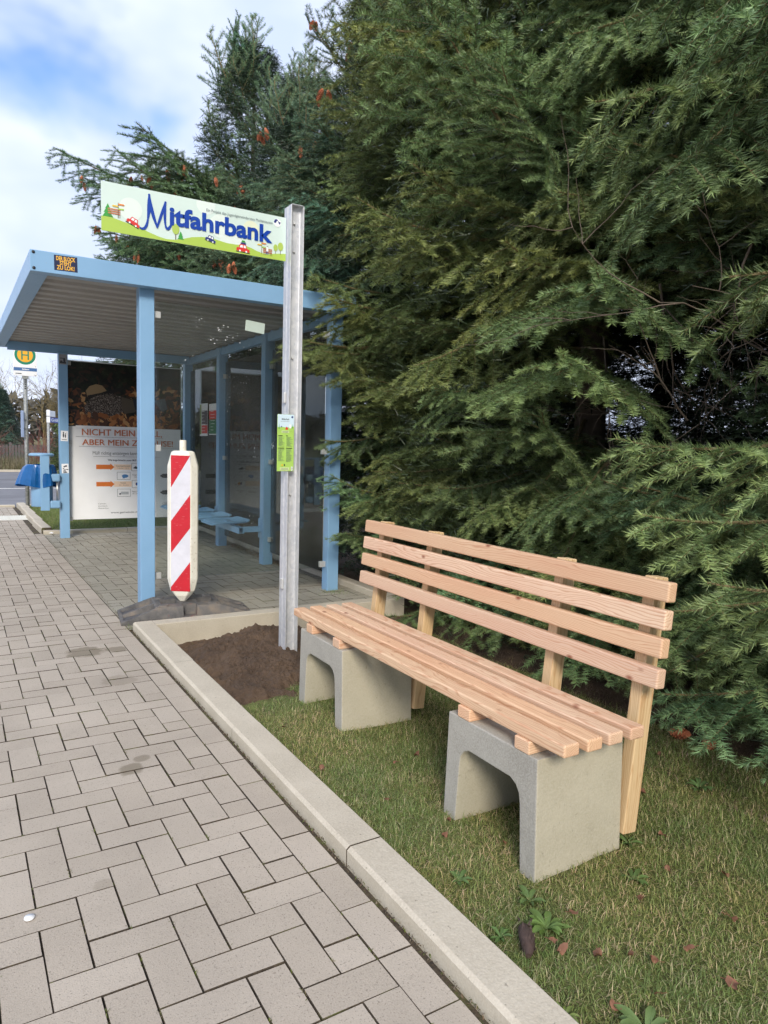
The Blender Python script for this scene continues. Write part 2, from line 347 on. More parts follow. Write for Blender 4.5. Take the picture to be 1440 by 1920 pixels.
class Panel:
    """print on a flat plate: o = lower left corner, ex / ey unit axes, n outward normal"""
    def __init__(s, o, ex, ey, n): s.o = Vector(o); s.ex = Vector(ex); s.ey = Vector(ey); s.n = Vector(n); s.mb = MB(); s.k = 0
    def P(s, x, y, h): return s.o+s.ex*x+s.ey*y+s.n*h
    def poly(s, pts, m, lay=1):
        s.k += 1; h = lay*.0007+s.k*.000004; s.mb.add([s.P(x, y, h) for x, y in pts], [tuple(range(len(pts)))], m)
    def rect(s, x0, y0, x1, y1, m, lay=1): s.poly([(x0, y0), (x1, y0), (x1, y1), (x0, y1)], m, lay)
    def ell(s, cx, cy, rx, ry, m, lay=1, a=0, k=28):
        s.poly([(cx+rx*math.cos(t)*math.cos(a)-ry*math.sin(t)*math.sin(a), cy+rx*math.cos(t)*math.sin(a)+ry*math.sin(t)*math.cos(a)) for t in [2*math.pi*i/k for i in range(k)]], m, lay)
    def stroke(s, pts, w, m, lay=1):
        ws = w if hasattr(w, '__len__') else [w]*len(pts); L = []; Rr = []
        for i in range(len(pts)):
            a = Vector(pts[max(i-1, 0)]); b = Vector(pts[min(i+1, len(pts)-1)]); d = (b-a).normalized(); q = Vector((-d.y, d.x))*ws[i]/2; p = Vector(pts[i])
            L.append(p+q); Rr.append(p-q)
        for i in range(len(pts)-1): s.poly([Rr[i], Rr[i+1], L[i+1], L[i]], m, lay)
    def text(s, body, x, y, size, m, lay=2, bold=0., width=None, align='LEFT', ang=0, sy=1.):
        vs, fs = text_geo(body, size, bold, align)
        if not vs: return
        k = 1.
        if width:
            xs = [v[0] for v in vs]; k = width/(max(xs)-min(xs)); off = min(xs) if align == 'LEFT' else 0; vs = [((v[0]-off)*k, v[1]*sy, 0) for v in vs]
        c, sn = math.cos(ang), math.sin(ang); h = lay*.0007
        s.mb.add([s.P(x+v[0]*c-v[1]*sn, y+v[0]*sn+v[1]*c, h) for v in vs], fs, m)
    def build(s, name, parent):
        return s.mb.build(name, parent, fix=False)
def local(o, parent):   # keep world-space mesh while parented to an empty that stands elsewhere
    o.matrix_parent_inverse = Matrix.Translation(-Vector(parent.location))
    return o
_W = {}
def wmat(o): return _W.get(o.name, Matrix.Identity(4)) if o else Matrix.Identity(4)
def E_(name, loc, label, cat, group=None):
    o = empty(name, loc, label, cat, group); _W[o.name] = Matrix.Translation(loc); return o
def part(mb, name, parent, mat=None, **k):
    """mesh built in world coordinates (or in mat's frame) and hung under its thing"""
    o = mb.build(name, parent, **k); o.matrix_parent_inverse = wmat(parent).inverted()
    if mat is not None: o.matrix_basis = mat; _W[o.name] = mat
    else: _W[o.name] = Matrix.Identity(4)
    return o
def hang(o, parent, mat=None):
    o.parent = parent; o.matrix_parent_inverse = wmat(parent).inverted()
    if mat is not None: o.matrix_basis = mat
    _W[o.name] = mat or Matrix.Identity(4); return o
def top(mb, name, **k):
    o = mb.build(name, None, **k); return o

# ================================================================== SETTING
def ngrid(x0, x1, y0, y1, dx, fn):
    xs = np.arange(x0, x1+1e-6, dx); ys = np.arange(y0, y1+1e-6, dx); X, Y = np.meshgrid(xs, ys)
    Z = fn(X, Y); V = np.stack([X.ravel(), Y.ravel(), Z.ravel()], 1); nx = len(xs); i = np.arange(len(V)).reshape(X.shape)
    F = np.stack([i[:-1, :-1].ravel(), i[:-1, 1:].ravel(), i[1:, 1:].ravel(), i[1:, :-1].ravel()], 1); return V, F
def vnoise(X, Y, sc, seed=0):
    """smooth value noise"""
    r = np.random.default_rng(seed); T = r.random((256, 256)); x = X*sc+500; y = Y*sc+500
    xi = np.floor(x).astype(int); yi = np.floor(y).astype(int); fx = x-xi; fy = y-yi; fx = fx*fx*(3-2*fx); fy = fy*fy*(3-2*fy)
    g = lambda a, b: T[a % 256, b % 256]
    return (g(xi, yi)*(1-fx)+g(xi+1, yi)*fx)*(1-fy)+(g(xi, yi+1)*(1-fx)+g(xi+1, yi+1)*fx)*fy
def fbm(X, Y, sc, o=4, seed=0): return sum(vnoise(X, Y, sc*2**i, seed+i)*.5**i for i in range(o))/sum(.5**i for i in range(o))-.5
# ground sheet to the horizon
mb = MB(); mb.box((-600, -600, -.4), (600, 900, -.22), M['lawn']); tag(top(mb, 'ground'), kind='structure')
mb = MB(); mb.box((-40, 14.05, -.21), (60, 29.5, -.10), M['asphalt']); mb.box((-40, -40, -.21), (-4.6, 14.05, -.10), M['asphalt']); tag(top(mb, 'road'), kind='structure')
mb = MB(); mb.box((-40, 20.2, -.0995), (60, 20.32, -.096), M['marking']); tag(top(mb, 'road_marking'), kind='structure')
mb = MB(); mb.box((-40, 29.5, -.21), (60, 29.62, -.02), M['kerb_side']); tag(top(mb, 'far_kerb'), kind='structure')
mb = MB(); mb.box((-60, 29.63, -.21), (80, 80, -.04), M['lawn']); tag(top(mb, 'far_verge'), kind='structure')
def lawn_z(X, Y):
    z = .004+fbm(X, Y, 3., 4, 3)*.03
    z = z-.115*np.clip((Y-3.75)/.75, 0, 1)**1.3          # falls towards the deep edge of the shelter slab
    z = np.where(X < 1.16, np.minimum(z, .0), z)
    return z
V, F = ngrid(1.07, 9.07, -4.02, 4.66, .04, lawn_z)
me = npmesh('lawn', V, F, [M['lawn']], smooth=True); tag(link('lawn', me), kind='structure')
V, F = ngrid(3.04, 12.04, 4.6, 14.1, .1, lambda X, Y: -.10+fbm(X, Y, 2., 4, 3)*.05)
me = npmesh('bare_ground', V, F, [M['soil']], smooth=True); tag(link('bare_ground', me), kind='structure')
V, F = ngrid(2.35, 9.35, -4.0, 4.62, .05, lambda X, Y: lawn_z(X, Y)+.02*np.clip((X-2.72-.25*fbm(X, Y, 1.7, 3, 9))*6, -2, 1))
me = npmesh('needle_litter', V, F, [M['soil']], smooth=True); tag(link('needle_litter', me), kind='structure')
def soil_z(X, Y):
    m = .10*np.exp(-(((X-1.72)/.34)**2+((Y-4.28)/.30)**2))+.065*np.exp(-(((X-1.40)/.22)**2+((Y-3.95)/.28)**2))+.035*np.exp(-(((X-1.5)/.3)**2+((Y-3.45)/.3)**2))
    edge = np.clip((Y-3.02+.25*fbm(X, Y, 4, 3, 21)*2)/.22, 0, 1)*np.clip((2.55-X)/.3, 0, 1)
    return lawn_z(X, Y)-.05+edge*.06+m+fbm(X, Y, 9., 5, 5)*.05*(.4+edge)+(vnoise(X, Y, 34, 8)-.5)*.014+(vnoise(X, Y, 75, 18)-.5)*.008
V, F = ngrid(1.08, 2.6, 2.85, 4.63, .009, soil_z)
clod = MB()
for i in range(1900):
    x = 1.12+rng.random()*1.2; y = 3.05+rng.random()*1.55; r_ = .002+.015*rng.random()**3.5; z = float(soil_z(np.array([x]), np.array([y]))[0])
    q = [(x+r_*a, y+r_*b, z+r_*c) for a, b, c in [(1, .2, 0), (-.2, 1, .1), (-1, -.1, -.1), (.1, -1, 0), (0, .1, .9), (0, 0, -.7)]]
    clod.add(q, [(0, 1, 4), (1, 2, 4), (2, 3, 4), (3, 0, 4), (1, 0, 5), (2, 1, 5), (3, 2, 5), (0, 3, 5)], 0)
nv = len(V); Fq = np.concatenate([F[:, [0, 1, 2]], F[:, [0, 2, 3]]]); V2 = np.concatenate([V, np.array(clod.v)]); F2 = np.concatenate([Fq, np.array(clod.f)+nv])
me = npmesh('soil', V2, F2, [M['soil']], smooth=False); tag(link('soil', me), kind='structure')

# ---- paving: herringbone of 10 x 20 cm stones, aligned to the kerb, with one course laid along it
X0, Y0 = .856, 1.180
def brick_mesh(name, rects, mat, extra=()):
    VV = []; FF = []; TT = []; MI_ = []
    for k, (x0, x1, y0, y1) in enumerate(rects):
        g = .0011+.0010*rng.random(); c = .0010; dz = (rng.random()-.5)*.0026; tx, ty = (rng.random(2)-.5)*.012; jx, jy = (rng.random(2)-.5)*.0014
        a0, a1, b0, b1 = x0+g+jx, x1-g+jx, y0+g+jy, y1-g+jy; cx, cy = (a0+a1)/2, (b0+b1)/2
        def z(x, y, h): return h+dz+tx*(x-cx)+ty*(y-cy)
        P4 = [(a0, b0), (a1, b0), (a1, b1), (a0, b1)]; I4 = [(a0+c, b0+c), (a1-c, b0+c), (a1-c, b1-c), (a0+c, b1-c)]
        o = len(VV); VV += [(x, y, -.03) for x, y in P4]+[(x, y, z(x, y, -.0016)) for x, y in P4]+[(x, y, z(x, y, 0)) for x, y in I4]
        for i in range(4):
            j = (i+1) % 4; FF += [(o+i, o+j, o+4+j, o+4+i), (o+4+i, o+4+j, o+8+j, o+8+i)]
        FF.append((o+8, o+9, o+10, o+11)); MI_ += [1]*8+[0]; TT += [rng.random()]*12
    me = npmesh(name, VV, FF, [mat, M['joint']], mi=MI_, tone=TT); return tag(link(name, me), kind='structure')
def herring(xa, xb, ya, yb):
    out = []
    ix0, ix1 = math.floor((xa-X0)/.1)-2, math.ceil((xb-X0)/.1)+1; iy0, iy1 = math.floor((ya-Y0)/.1)-2, math.ceil((yb-Y0)/.1)+1
    for ix in range(ix0, ix1):
        for iy in range(iy0, iy1):
            k = (ix-iy+2+1) % 4      # ix = -1 is the cell next to the edge course
            if k == 0: r = (X0+ix*.1, X0+ix*.1+.2, Y0+iy*.1, Y0+iy*.1+.1)
            elif k == 3: r = (X0+ix*.1, X0+ix*.1+.1, Y0+iy*.1, Y0+iy*.1+.2)
            else: continue
            r = (max(r[0], xa), min(r[1], xb), max(r[2], ya), min(r[3], yb))
            if r[1]-r[0] > .02 and r[3]-r[2] > .02: out.append(r)
    return out
course = [(X0, X0+.1, Y0+.2*k, Y0+.2*k+.2) for k in range(-16, 44)]
brick_mesh('pavement', herring(-3.1, X0, -2.1, 13.9)+course, M['paver'])
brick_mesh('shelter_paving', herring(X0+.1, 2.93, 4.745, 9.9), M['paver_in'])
mb = MB(); mb.box((-4.4, -40, -.2), (1.0, 14.05, -.0115), M['joint']); mb.box((1.0, 4.63, -.2), (3.0, 9.95, -.0115), M['joint'])
tag(top(mb, 'paving_joints'), kind='structure')
mb = MB(); mb.box((-4.6, -40, -.2), (-3.1, 14.05, -.001), M['paver']); mb.box((-3.1, -40, -.2), (1.0, -2.1, -.001), M['paver']); me_ = tag(top(mb, 'outer_pavement'), kind='structure')
# tactile strip
mb = MB()
for i in range(8):
    for j in range(2): mb.box((-1.4+i*.3, 11.75+j*.3, -.004), (-1.104+i*.3, 12.046+j*.3, .0035), M['marking'])
for i in range(24*3):
    for j in range(12):
        x = -1.38+i*.033; y = 11.77+j*.05
        if x < .95: mb.box((x, y, .0035), (x+.018, y+.02, .009), M['marking'])
tag(top(mb, 'tactile_paving'), kind='structure')
# ---- kerb stones
def kerbstone(mb, p0, p1, wdt, z0, z1, side, ch=.012):
    """p0->p1 outer top edge, width to the side given"""
    p0 = Vector((*p0, 0)); p1 = Vector((*p1, 0)); n = Vector((*side, 0))
    prof = [(0, z0, 's'), (0, z1-ch*.8, 's'), (ch, z1, 't'), (wdt-.004, z1, 't'), (wdt, z1-.004, 's'), (wdt, z0, 's')]
    vs = [p+n*a+Vector((0, 0, b)) for p in (p0, p1) for a, b, _ in prof]; k = len(prof)
    mb.add(vs, [tuple(range(k)), tuple(range(k, 2*k))[::-1]], M['joint'])
    for i in range(k): mb.add([vs[i], vs[(i+1) % k], vs[k+(i+1) % k], vs[k+i]], [(0, 1, 2, 3)], M['kerb_top'] if i in (1, 2) else M['kerb_side'])
mb = MB(); ys = [4.735, 3.77, 2.79, 1.767, .767, -.233, -1.233, -2.233, -3.233]
for a, b in zip(ys, ys[1:]):
    dz = (rng.random()-.5)*.005; dx = (rng.random()-.5)*.006
    kerbstone(mb, (.976+dx, a-.0015), (.976+dx, b+.0015), .121, -.2, .05+dz, (1, 0))
mb.box((.985, -3.2, -.2), (1.085, 4.6, .03), M['joint'])
kerbstone(mb, (1.098, 4.745), (2.02, 4.745), .121, -.3, .049, (0, -1)); kerbstone(mb, (2.025, 4.745), (3.02, 4.745), .121, -.3, .051, (0, -1))
ys = [4.75, 5.72, 6.72, 7.72, 8.72, 9.9]
for a, b in zip(ys, ys[1:]): kerbstone(mb, (2.93, a+.002), (2.93, b-.002), .10, -.25, .052+(rng.random()-.5)*.005, (1, 0))
kerbstone(mb, (.955, 9.9), (1.98, 9.9), .10, -.2, .045, (0, 1)); kerbstone(mb, (1.984, 9.9), (3.03, 9.9), .10, -.2, .047, (0, 1))
for a, b in ((10.004, 11.0), (11.004, 12.0), (12.004, 13.0), (13.004, 13.92)): kerbstone(mb, (.945, a), (.925, b), .12, -.2, .075, (1, 0))
kerbstone(mb, (-6, 13.93), (.9, 13.93), .12, -.2, .03, (0, 1)); kerbstone(mb, (1.05, 13.93), (12, 13.93), .12, -.2, .03, (0, 1))
tag(top(mb, 'kerb'), kind='structure')
mb = MB(); mb.box((1.05, 10.0, -.2), (12, 13.93, .02), M['lawn']); tag(top(mb, 'far_lawn'), kind='structure')

# ================================================================== BENCH
bench = E_('wooden_bench', (1.6, 2.24, 0), 'new slatted larch bench on two concrete U blocks, standing on the grass behind the kerb', 'bench')
def ublock(yc):
    mb = MB(); H = .365
    out = [(-.2265, -.05), (-.2225, .05), (-.2125, H), (.2125, H), (.2225, .05), (.2265, -.05)]
    inn = [(.162, -.05), (.146, .205), (.140, .235), (.125, .256), (.100, .268)]; inn = inn+[(-a, b) for a, b in inn[::-1]]
    pts = out[::1]+inn   # outline: outer left bottom -> top -> outer right bottom -> inner right -> inner left
    n = len(pts); x0, x1 = 1.405, 1.765
    vs = [(x0, yc-a, b) for a, b in pts]+[(x1, yc-a, b) for a, b in pts]
    mb.add(vs, [tuple(range(n))], M['conc_face']); mb.add(vs, [tuple(range(n, 2*n))[::-1]], M['conc_face'])
    for i in range(n):
        j = (i+1) % n; mb.add([vs[i], vs[j], vs[n+j], vs[n+i]], [(0, 1, 2, 3)], M['conc_face'] if i == 2 else M['conc_side'], 6 < i < 15)
    part(mb, 'concrete_block', bench, bevel=.004)
ublock(1.643); ublock(2.837)
def plank(name, L, a, b, mat, mtx, bev=.006):
    mb = MB(); mb.box((-L/2, -a/2, -b/2), (L/2, a/2, b/2), mat)
    return part(mb, name, bench, mat=mtx, bevel=bev, seg=3)
RZ = Matrix.Rotation(R(90), 4, 'Z')
for k, x in enumerate((1.440, 1.5285, 1.617, 1.706)):
    plank('seat_slat', 1.815+.006*(k % 2), .0595, .037, M['larch'], Matrix.Translation((x, 2.242, .4235))@RZ)
for y in (1.497, 1.774, 2.681, 2.951):
    mb = MB(); plank('cross_bearer', .355, .064, .0395, M['larch'], Matrix.Translation((1.580, y, .385)), .004)
LEAN = math.atan(.10)
def back_x(z): return 1.775+(z-.544)*.1
for k, z in enumerate((.572, .664, .749, .8335)):
    m = Matrix.Translation((back_x(z)+.02, 2.242, z))@Matrix.Rotation(LEAN, 4, 'Y')@RZ@Matrix.Rotation(R(90), 4, 'X')
    plank('back_slat', 1.822, .0605, .039, M['larch'], m)
for y in (1.432, 1.815, 2.625, 3.05):
    z = .456; x = back_x(z)+.04+.031
    m = Matrix.Translation((x, y, z))@Matrix.Rotation(LEAN, 4, 'Y')@Matrix.Rotation(R(90), 4, 'Y')@Matrix.Rotation(R(90), 4, 'X')
    plank('back_post', .818, .060, .044, M['larch_y'], m, .004)

# ================================================================== SIGN POST
sp = E_('sign_post', (1.65, 3.765, 0), 'tall galvanised channel post with a long pale green name board, beside the bench', 'sign post')
PX0, PX1, PY = 1.612, 1.690, 3.712
def channel(mb, x0, x1, ya, yb, z0, z1, t=.005, m=None):
    """open side at ya, web at yb"""
    s = 1 if yb > ya else -1
    pts = [(x0, ya), (x0+t, ya), (x0+t, yb-s*t*1.6), (x0+t*2, yb-s*t), (x1-t*2, yb-s*t), (x1-t, yb-s*t*1.6), (x1-t, ya), (x1, ya), (x1, yb-s*t), (x1-t, yb), (x0+t, yb), (x0, yb-s*t)]
    mb.prism(pts, lambda p, k: (p[0], p[1], (z0, z1)[k]), m)
mb = MB(); channel(mb, PX0, PX1, PY, PY+.047, -.2, 2.545, m=M['galv']); part(mb, 'front_channel', sp, bevel=.0012)
mb = MB(); channel(mb, PX0+.001, PX1-.001, PY+.098, PY+.051, -.2, 2.545, m=M['galv'])
part(mb, 'rear_channel', sp, bevel=.0012)
mb = MB(); mb.box((PX0+.006, PY+.002, 2.5455), (PX1-.006, PY+.045, 2.549), M['galv']); part(mb, 'post_cap', sp)
for z in (2.452, 2.302, 1.72, .95):
    mb = MB(); mb.lathe([(.0065, 0), (.0065, -.006), (.004, -.011), (.0001, -.012)], (PX0+.034, PY+.0415, z), M['steel'], 12, 'y')
    part(mb, 'bolt', sp)
for z in (1.50, .437):
    mb = MB(); mb.box((PX0-.012, PY+.034, z-.03), (PX0-.0005, PY+.068, z+.03), M['clamp']); part(mb, 'clamp_block', sp, bevel=.003)
# name board
bx0, bx1, bz0, bz1, by = .640, 1.640, 2.247, 2.480, PY+.0465
BW, BH = .950, bz1-bz0
C = dict(pale=srgb(208, 226, 218), pale2=srgb(222, 233, 226), hill=srgb(172, 200, 84), hill2=srgb(182, 208, 90), blue=srgb(8, 62, 160), fir=srgb(62, 156, 62), leaf=srgb(172, 196, 92), brown=srgb(96, 66, 50), car=srgb(214, 54, 48), navy=srgb(42, 54, 122), black=srgb(40, 42, 46), orange=srgb(226, 140, 70), bench=srgb(196, 122, 84), grey=srgb(96, 108, 112), white=srgb(236, 238, 238), yellow=srgb(228, 190, 60), sand=srgb(222, 228, 200), green2=srgb(170, 208, 100))
def K(k): return flat(k, C[k])
mb = MB(); mb.box((bx0, by, bz0), (bx0+BW+.012, by+.003, bz1), K('pale')); board = part(mb, 'name_board', sp, bevel=.0008)
pn = Panel((bx0, by, bz0), (1, 0, 0), (0, 0, 1), (0, -1, 0))
def c2(x, y):
    s = (x-48)/1190.; yt = 60+223*s; yb = 378+190*s; return (s*BW, (yb-y)/(yb-yt)*BH)
cc = lambda L: [c2(*p) for p in L]
for (x, y, r_) in ((220, 240, .055), (690, 200, .05), (790, 340, .06), (1000, 360, .045), (860, 440, .06)):
    q = c2(x, y); pn.poly([(q[0]+r_*math.cos(a_*.22), max(.001, min(BH-.001, q[1]+r_*math.sin(a_*.22)))) for a_ in range(28)], K('pale2' if r_ > .048 else 'sand'), 1)
hill = cc([(48, 285), (75, 288), (110, 295), (180, 322), (270, 353), (330, 385), (390, 412), (440, 427), (490, 430), (540, 424), (600, 412), (660, 410), (720, 414), (770, 430), (830, 448), (890, 458), (950, 462), (1000, 480), (1040, 500), (1080, 515), (1120, 523), (1160, 520), (1200, 519), (1252, 522)])
e = BW+.011
for a, b in zip(hill, hill[1:]): pn.poly([(a[0], .0005), (min(b[0], e), .0005), (min(b[0], e), b[1]), (a[0], a[1])], K('hill'), 2)
def fir(cx, cy, h, wd):
    x, y = cx, cy; pn.poly([(x-wd/2, y), (x+wd/2, y), (x+wd*.2, y+h*.35), (x-wd*.2, y+h*.35)], K('fir'), 3)
    pn.poly([(x-wd*.38, y+h*.3), (x+wd*.38, y+h*.3), (x+wd*.12, y+h*.68), (x-wd*.12, y+h*.68)], K('fir'), 3); pn.poly([(x-wd*.25, y+h*.6), (x+wd*.25, y+h*.6), (x, y+h)], K('fir'), 3)
def car(cx, cy, L, ang, col, lug=False):
    c_, s_ = math.cos(ang), math.sin(ang); T = lambda P_: [(cx+(x*c_-y*s_)*L, cy+(x*s_+y*c_)*L) for x, y in P_]
    pn.poly(T([(-.52, -.02), (.52, -.02), (.52, .03), (-.52, .03)]), K('black'), 3)
    pn.poly(T([(-.5, .06), (.5, .06), (.48, .26), (.30, .30), (-.44, .30), (-.5, .24)]), K(col), 4); pn.poly(T([(-.34, .28), (.30, .28), (.20, .56), (-.26, .56)]), K(col), 4)
    pn.poly(T([(-.26, .32), (-.03, .32), (-.03, .50), (-.20, .50)]), K('white'), 5); pn.poly(T([(.03, .32), (.22, .32), (.16, .50), (.03, .50)]), K('white'), 5)
    for q in (-.24, .24): pn.ell(*T([(q, .08)])[0], L*.07, L*.07, K('white'), 5, k=12)
    if lug: pn.poly(T([(-.2, .57), (.2, .57), (.2, .68), (-.2, .68)]), K('navy'), 4); pn.poly(T([(-.16, .72), (.16, .72), (.1, .84), (-.1, .84)]), K('fir'), 4)
def deco(cx, cy, s_):      # small bench with a finger post
    for i in range(3): pn.rect(cx-.5*s_, cy+(.2+.17*i)*s_, cx+.5*s_, cy+(.30+.17*i)*s_, K('bench'), 4)
    for q in (-.42, -.28, .3, .44): pn.rect(cx+q*s_, cy-.05*s_, cx+(q+.04)*s_, cy+.2*s_, K('brown'), 4)
def fpost(cx, cy, s_):
    pn.rect(cx-.03*s_, cy, cx+.03*s_, cy+1.7*s_, K('brown'), 4); pn.poly([(cx, cy+1.45*s_), (cx+.62*s_, cy+1.45*s_), (cx+.7*s_, cy+1.53*s_), (cx+.62*s_, cy+1.62*s_), (cx, cy+1.62*s_)], K('orange'), 5)
    pn.poly([(cx, cy+1.2*s_), (cx-.6*s_, cy+1.2*s_), (cx-.7*s_, cy+1.28*s_), (cx-.6*s_, cy+1.36*s_), (cx, cy+1.36*s_)], K('yellow'), 5); pn.poly([(cx, cy+.95*s_), (cx+.62*s_, cy+.95*s_), (cx+.62*s_, cy+1.1*s_), (cx, cy+1.1*s_)], K('green2'), 5)
fir(*c2(86, 290), .062, .050); deco(*c2(122, 290), .058); fpost(*c2(146, 298), .042); car(*c2(228, 342), .066, R(-24), 'car')
fir(*c2(527, 428), .040, .032); q = c2(495, 362); pn.ell(q[0], q[1], .0185, .026, K('leaf'), 4); q = c2(495, 430); pn.rect(q[0]-.002, q[1], q[0]+.002, q[1]+.03, K('brown'), 3)
car(*c2(718, 442), .056, R(-14), 'navy'); car(*c2(943, 510), .074, R(-2), 'car', True)
fpost(*c2(1075, 522), .038); deco(*c2(1118, 528), .052)
q = c2(1115, 525); pn.rect(q[0]-.006, q[1], q[0]-.002, q[1]+.018, K('navy'), 5); pn.rect(q[0]+.002, q[1], q[0]+.006, q[1]+.018, K('navy'), 5); pn.rect(q[0]-.006, q[1]+.016, q[0]+.006, q[1]+.034, K('white'), 6); pn.ell(q[0], q[1]+.039, .004, .005, K('white'), 6, k=12); pn.rect(q[0]-.004, q[1]+.042, q[0]+.005, q[1]+.045, K('black'), 6)
for x, y, r_ in ((1176, 480, 1.), (1212, 474, 1.25)):
    q = c2(x, y); pn.ell(q[0], q[1], .0125*r_, .0175*r_, K('leaf'), 4); pn.rect(q[0]-.0012, q[1]-.034*r_, q[0]+.0012, q[1]-.01, K('brown'), 3)
q = c2(1187, 318); pn.ell(q[0], q[1], .0215, .0215, K('white'), 3)
pn.poly([(q[0]-.021, q[1]+.004), (q[0]-.013, q[1]+.017), (q[0]-.002, q[1]+.018), (q[0]+.004, q[1]+.010), (q[0]-.004, q[1]+.009), (q[0]-.008, q[1]), (q[0]-.016, q[1]-.004)], K('navy'), 4)
pn.poly([(q[0]+.004, q[1]+.010), (q[0]+.010, q[1]+.006), (q[0]+.019, q[1]+.005), (q[0]+.014, q[1]-.006), (q[0]+.008, q[1]-.004)], K('navy'), 4)
o = pn.build('printed_landscape', board); hang(o, board)
pl = Panel((bx0, by, bz0), (1, 0, 0), (0, 0, 1), (0, -1, 0))
def bez(P_, n=14):
    out = []
    for a, b, c_, d in P_:
        for i in range(n+1):
            t_ = i/n; out.append(tuple((1-t_)**3*a[k]+3*(1-t_)**2*t_*b[k]+3*(1-t_)*t_*t_*c_[k]+t_**3*d[k] for k in (0, 1)))
    return out
Ml = [((276, 358), (300, 374), (316, 352), (322, 300)), ((322, 300), (330, 240), (330, 200), (330, 146)), ((330, 146), (335, 205), (352, 280), (379, 350)), ((379, 350), (396, 300), (414, 240), (430, 192)), ((430, 192), (426, 250), (424, 300), (430, 338)), ((430, 338), (436, 372), (452, 368), (470, 325))]
pp = [c2(*p) for p in bez(Ml)]
ww = [.0085+.009*math.sin(math.pi*min(1, max(0, (i % 15)/14)))*(1 if 15 <= i < 45 else .5) for i in range(len(pp))]
pl.stroke(pp, ww, K('blue'), 6)
for i in (0, len(pp)-1, 29, 30, 44, 45, 59, 60): pl.ell(pp[i][0], pp[i][1], .0044 if i in (0, len(pp)-1) else .0058, .0044 if i in (0, len(pp)-1) else .0058, K('blue'), 6, k=14)
q0 = c2(456, 331); q1 = c2(1152, 443)
pl.text('itfahrbank', q0[0], .372*BH, .122, K('blue'), 6, bold=.0042, width=q1[0]-q0[0])
q0 = c2(693, 245); pl.text('Ein Projekt des Jugendgemeinderates Muldestausee', q0[0], .792*BH, .0205, K('grey'), 5, width=.366)
o = pl.build('lettering', board); hang(o, board)
# small green notice
nx0, nx1, nz0, nz1, ny = 1.545, 1.645, 1.088, 1.405, PY-.006
mb = MB(); mb.box((nx0, ny, nz0), (nx1, ny+.003, nz1), K('green2')); nb = part(mb, 'notice_board', sp, bevel=.0006)
pn = Panel((nx0, ny, nz0), (1, 0, 0), (0, 0, 1), (0, -1, 0)); Wn, Hn = .1, .317
pn.rect(.0005, .245, Wn-.0005, Hn-.0005, flat('skyprint', srgb(206, 228, 238)), 1); pn.poly([(.0005, .235), (.03, .247), (.06, .243), (Wn-.0005, .252), (Wn-.0005, .225), (.0005, .225)], K('green2'), 2)
pn.text('Mitfahrbank', .024, .286, .012, K('grey'), 2, bold=.0003, width=.046, sy=1.1); pn.rect(.018, .277, .072, .2782, K('grey'), 2); pn.ell(.088, .303, .006, .006, K('navy'), 2, k=12)
fir_pts = [(.006, .235), (.012, .235), (.009, .268)]; pn.poly(fir_pts, K('fir'), 3); pn.poly([(.085, .24), (.091, .24), (.088, .266)], K('fir'), 3)
pn.rect(.047, .232, .062, .242, K('car'), 3); pn.rect(.05, .241, .059, .247, K('car'), 3); pn.rect(.019, .245, .027, .251, K('navy'), 3); pn.rect(.07, .24, .082, .262, K('white'), 3)
pn.rect(.024, .214, .070, .227, flat('palegreen', srgb(206, 224, 160)), 2); pn.rect(.028, .221, .066, .2228, K('grey'), 3); pn.rect(.03, .2165, .063, .218, K('grey'), 3)
for bx, zt, n_, hw in ((.005, .200, 13, .026), (.052, .200, 13, .010), (.004, .131, 16, .037), (.052, .131, 17, .037)):
    pn.rect(bx, zt-.004, bx+hw, zt, K('black'), 2)
    for i in range(n_): pn.rect(bx+.002, zt-.010-i*.0042, bx+.002+.038*(.45+.55*rng.random()), zt-.0088-i*.0042, K('grey'), 2)
pn.rect(.016, .004, .074, .022, flat('palegreen', srgb(206, 224, 160)), 2); pn.rect(.024, .016, .066, .0175, K('grey'), 3); pn.rect(.02, .010, .068, .012, K('grey'), 3); pn.ell(.03, .034, .005, .006, K('yellow'), 3, k=10); pn.rect(.041, .030, .047, .040, K('black'), 3); pn.rect(.084, .003, .094, .026, K('white'), 3); pn.rect(.0875, .006, .0905, .023, K('black'), 4)
hang(pn.build('printed_text', nb), nb)
# plain white back plate
mb = MB(); mb.box((1.640, PY+.0985, 1.092), (1.716, PY+.102, 1.60), flat('offwhite', srgb(226, 218, 210))); part(mb, 'white_plate', sp, bevel=.001)

# ================================================================== BEACON + FOOT
bc = E_('warning_beacon', (1.40, 5.03, .1), 'upright cream plastic beacon with slanting red and white stripes, in front of the shelter', 'warning beacon')
mB = Matrix.Translation((1.375, 4.99, 0))@Matrix.Rotation(R(-33), 4, 'Z')
hexa = [(-.072, -.052), (.072, -.052), (.108, -.012), (.108, .012), (.072, .052), (-.072, .052), (-.108, .012), (-.108, -.012)]
rows = [(.105, .20, .30), (.15, .55, .8), (.185, .80, .95), (.27, 1, 1), (1.06, 1, 1), (1.14, .80, .95), (1.165, .72, .80), (1.172, .55, .6)]
mb = MB(); vs = []
for z, sx_, sy_ in rows: vs += [(x*sx_, y*sy_, z) for x, y in hexa]
k = 8; mb.add(vs, [(i*k+j, i*k+(j+1) % k, (i+1)*k+(j+1) % k, (i+1)*k+j) for i in range(len(rows)-1) for j in range(k)]+[tuple(range(k))[::-1], tuple(range(len(vs)-k, len(vs)))], M['cream'])
body = part(mb, 'beacon_body', bc, mat=mB, bevel=.006)
mb = MB(); mb.tube([(0, 0, 1.16), (0, 0, 1.246)], .0235, M['cream'], 14); part(mb, 'top_peg', bc, mat=mB, bevel=.003)
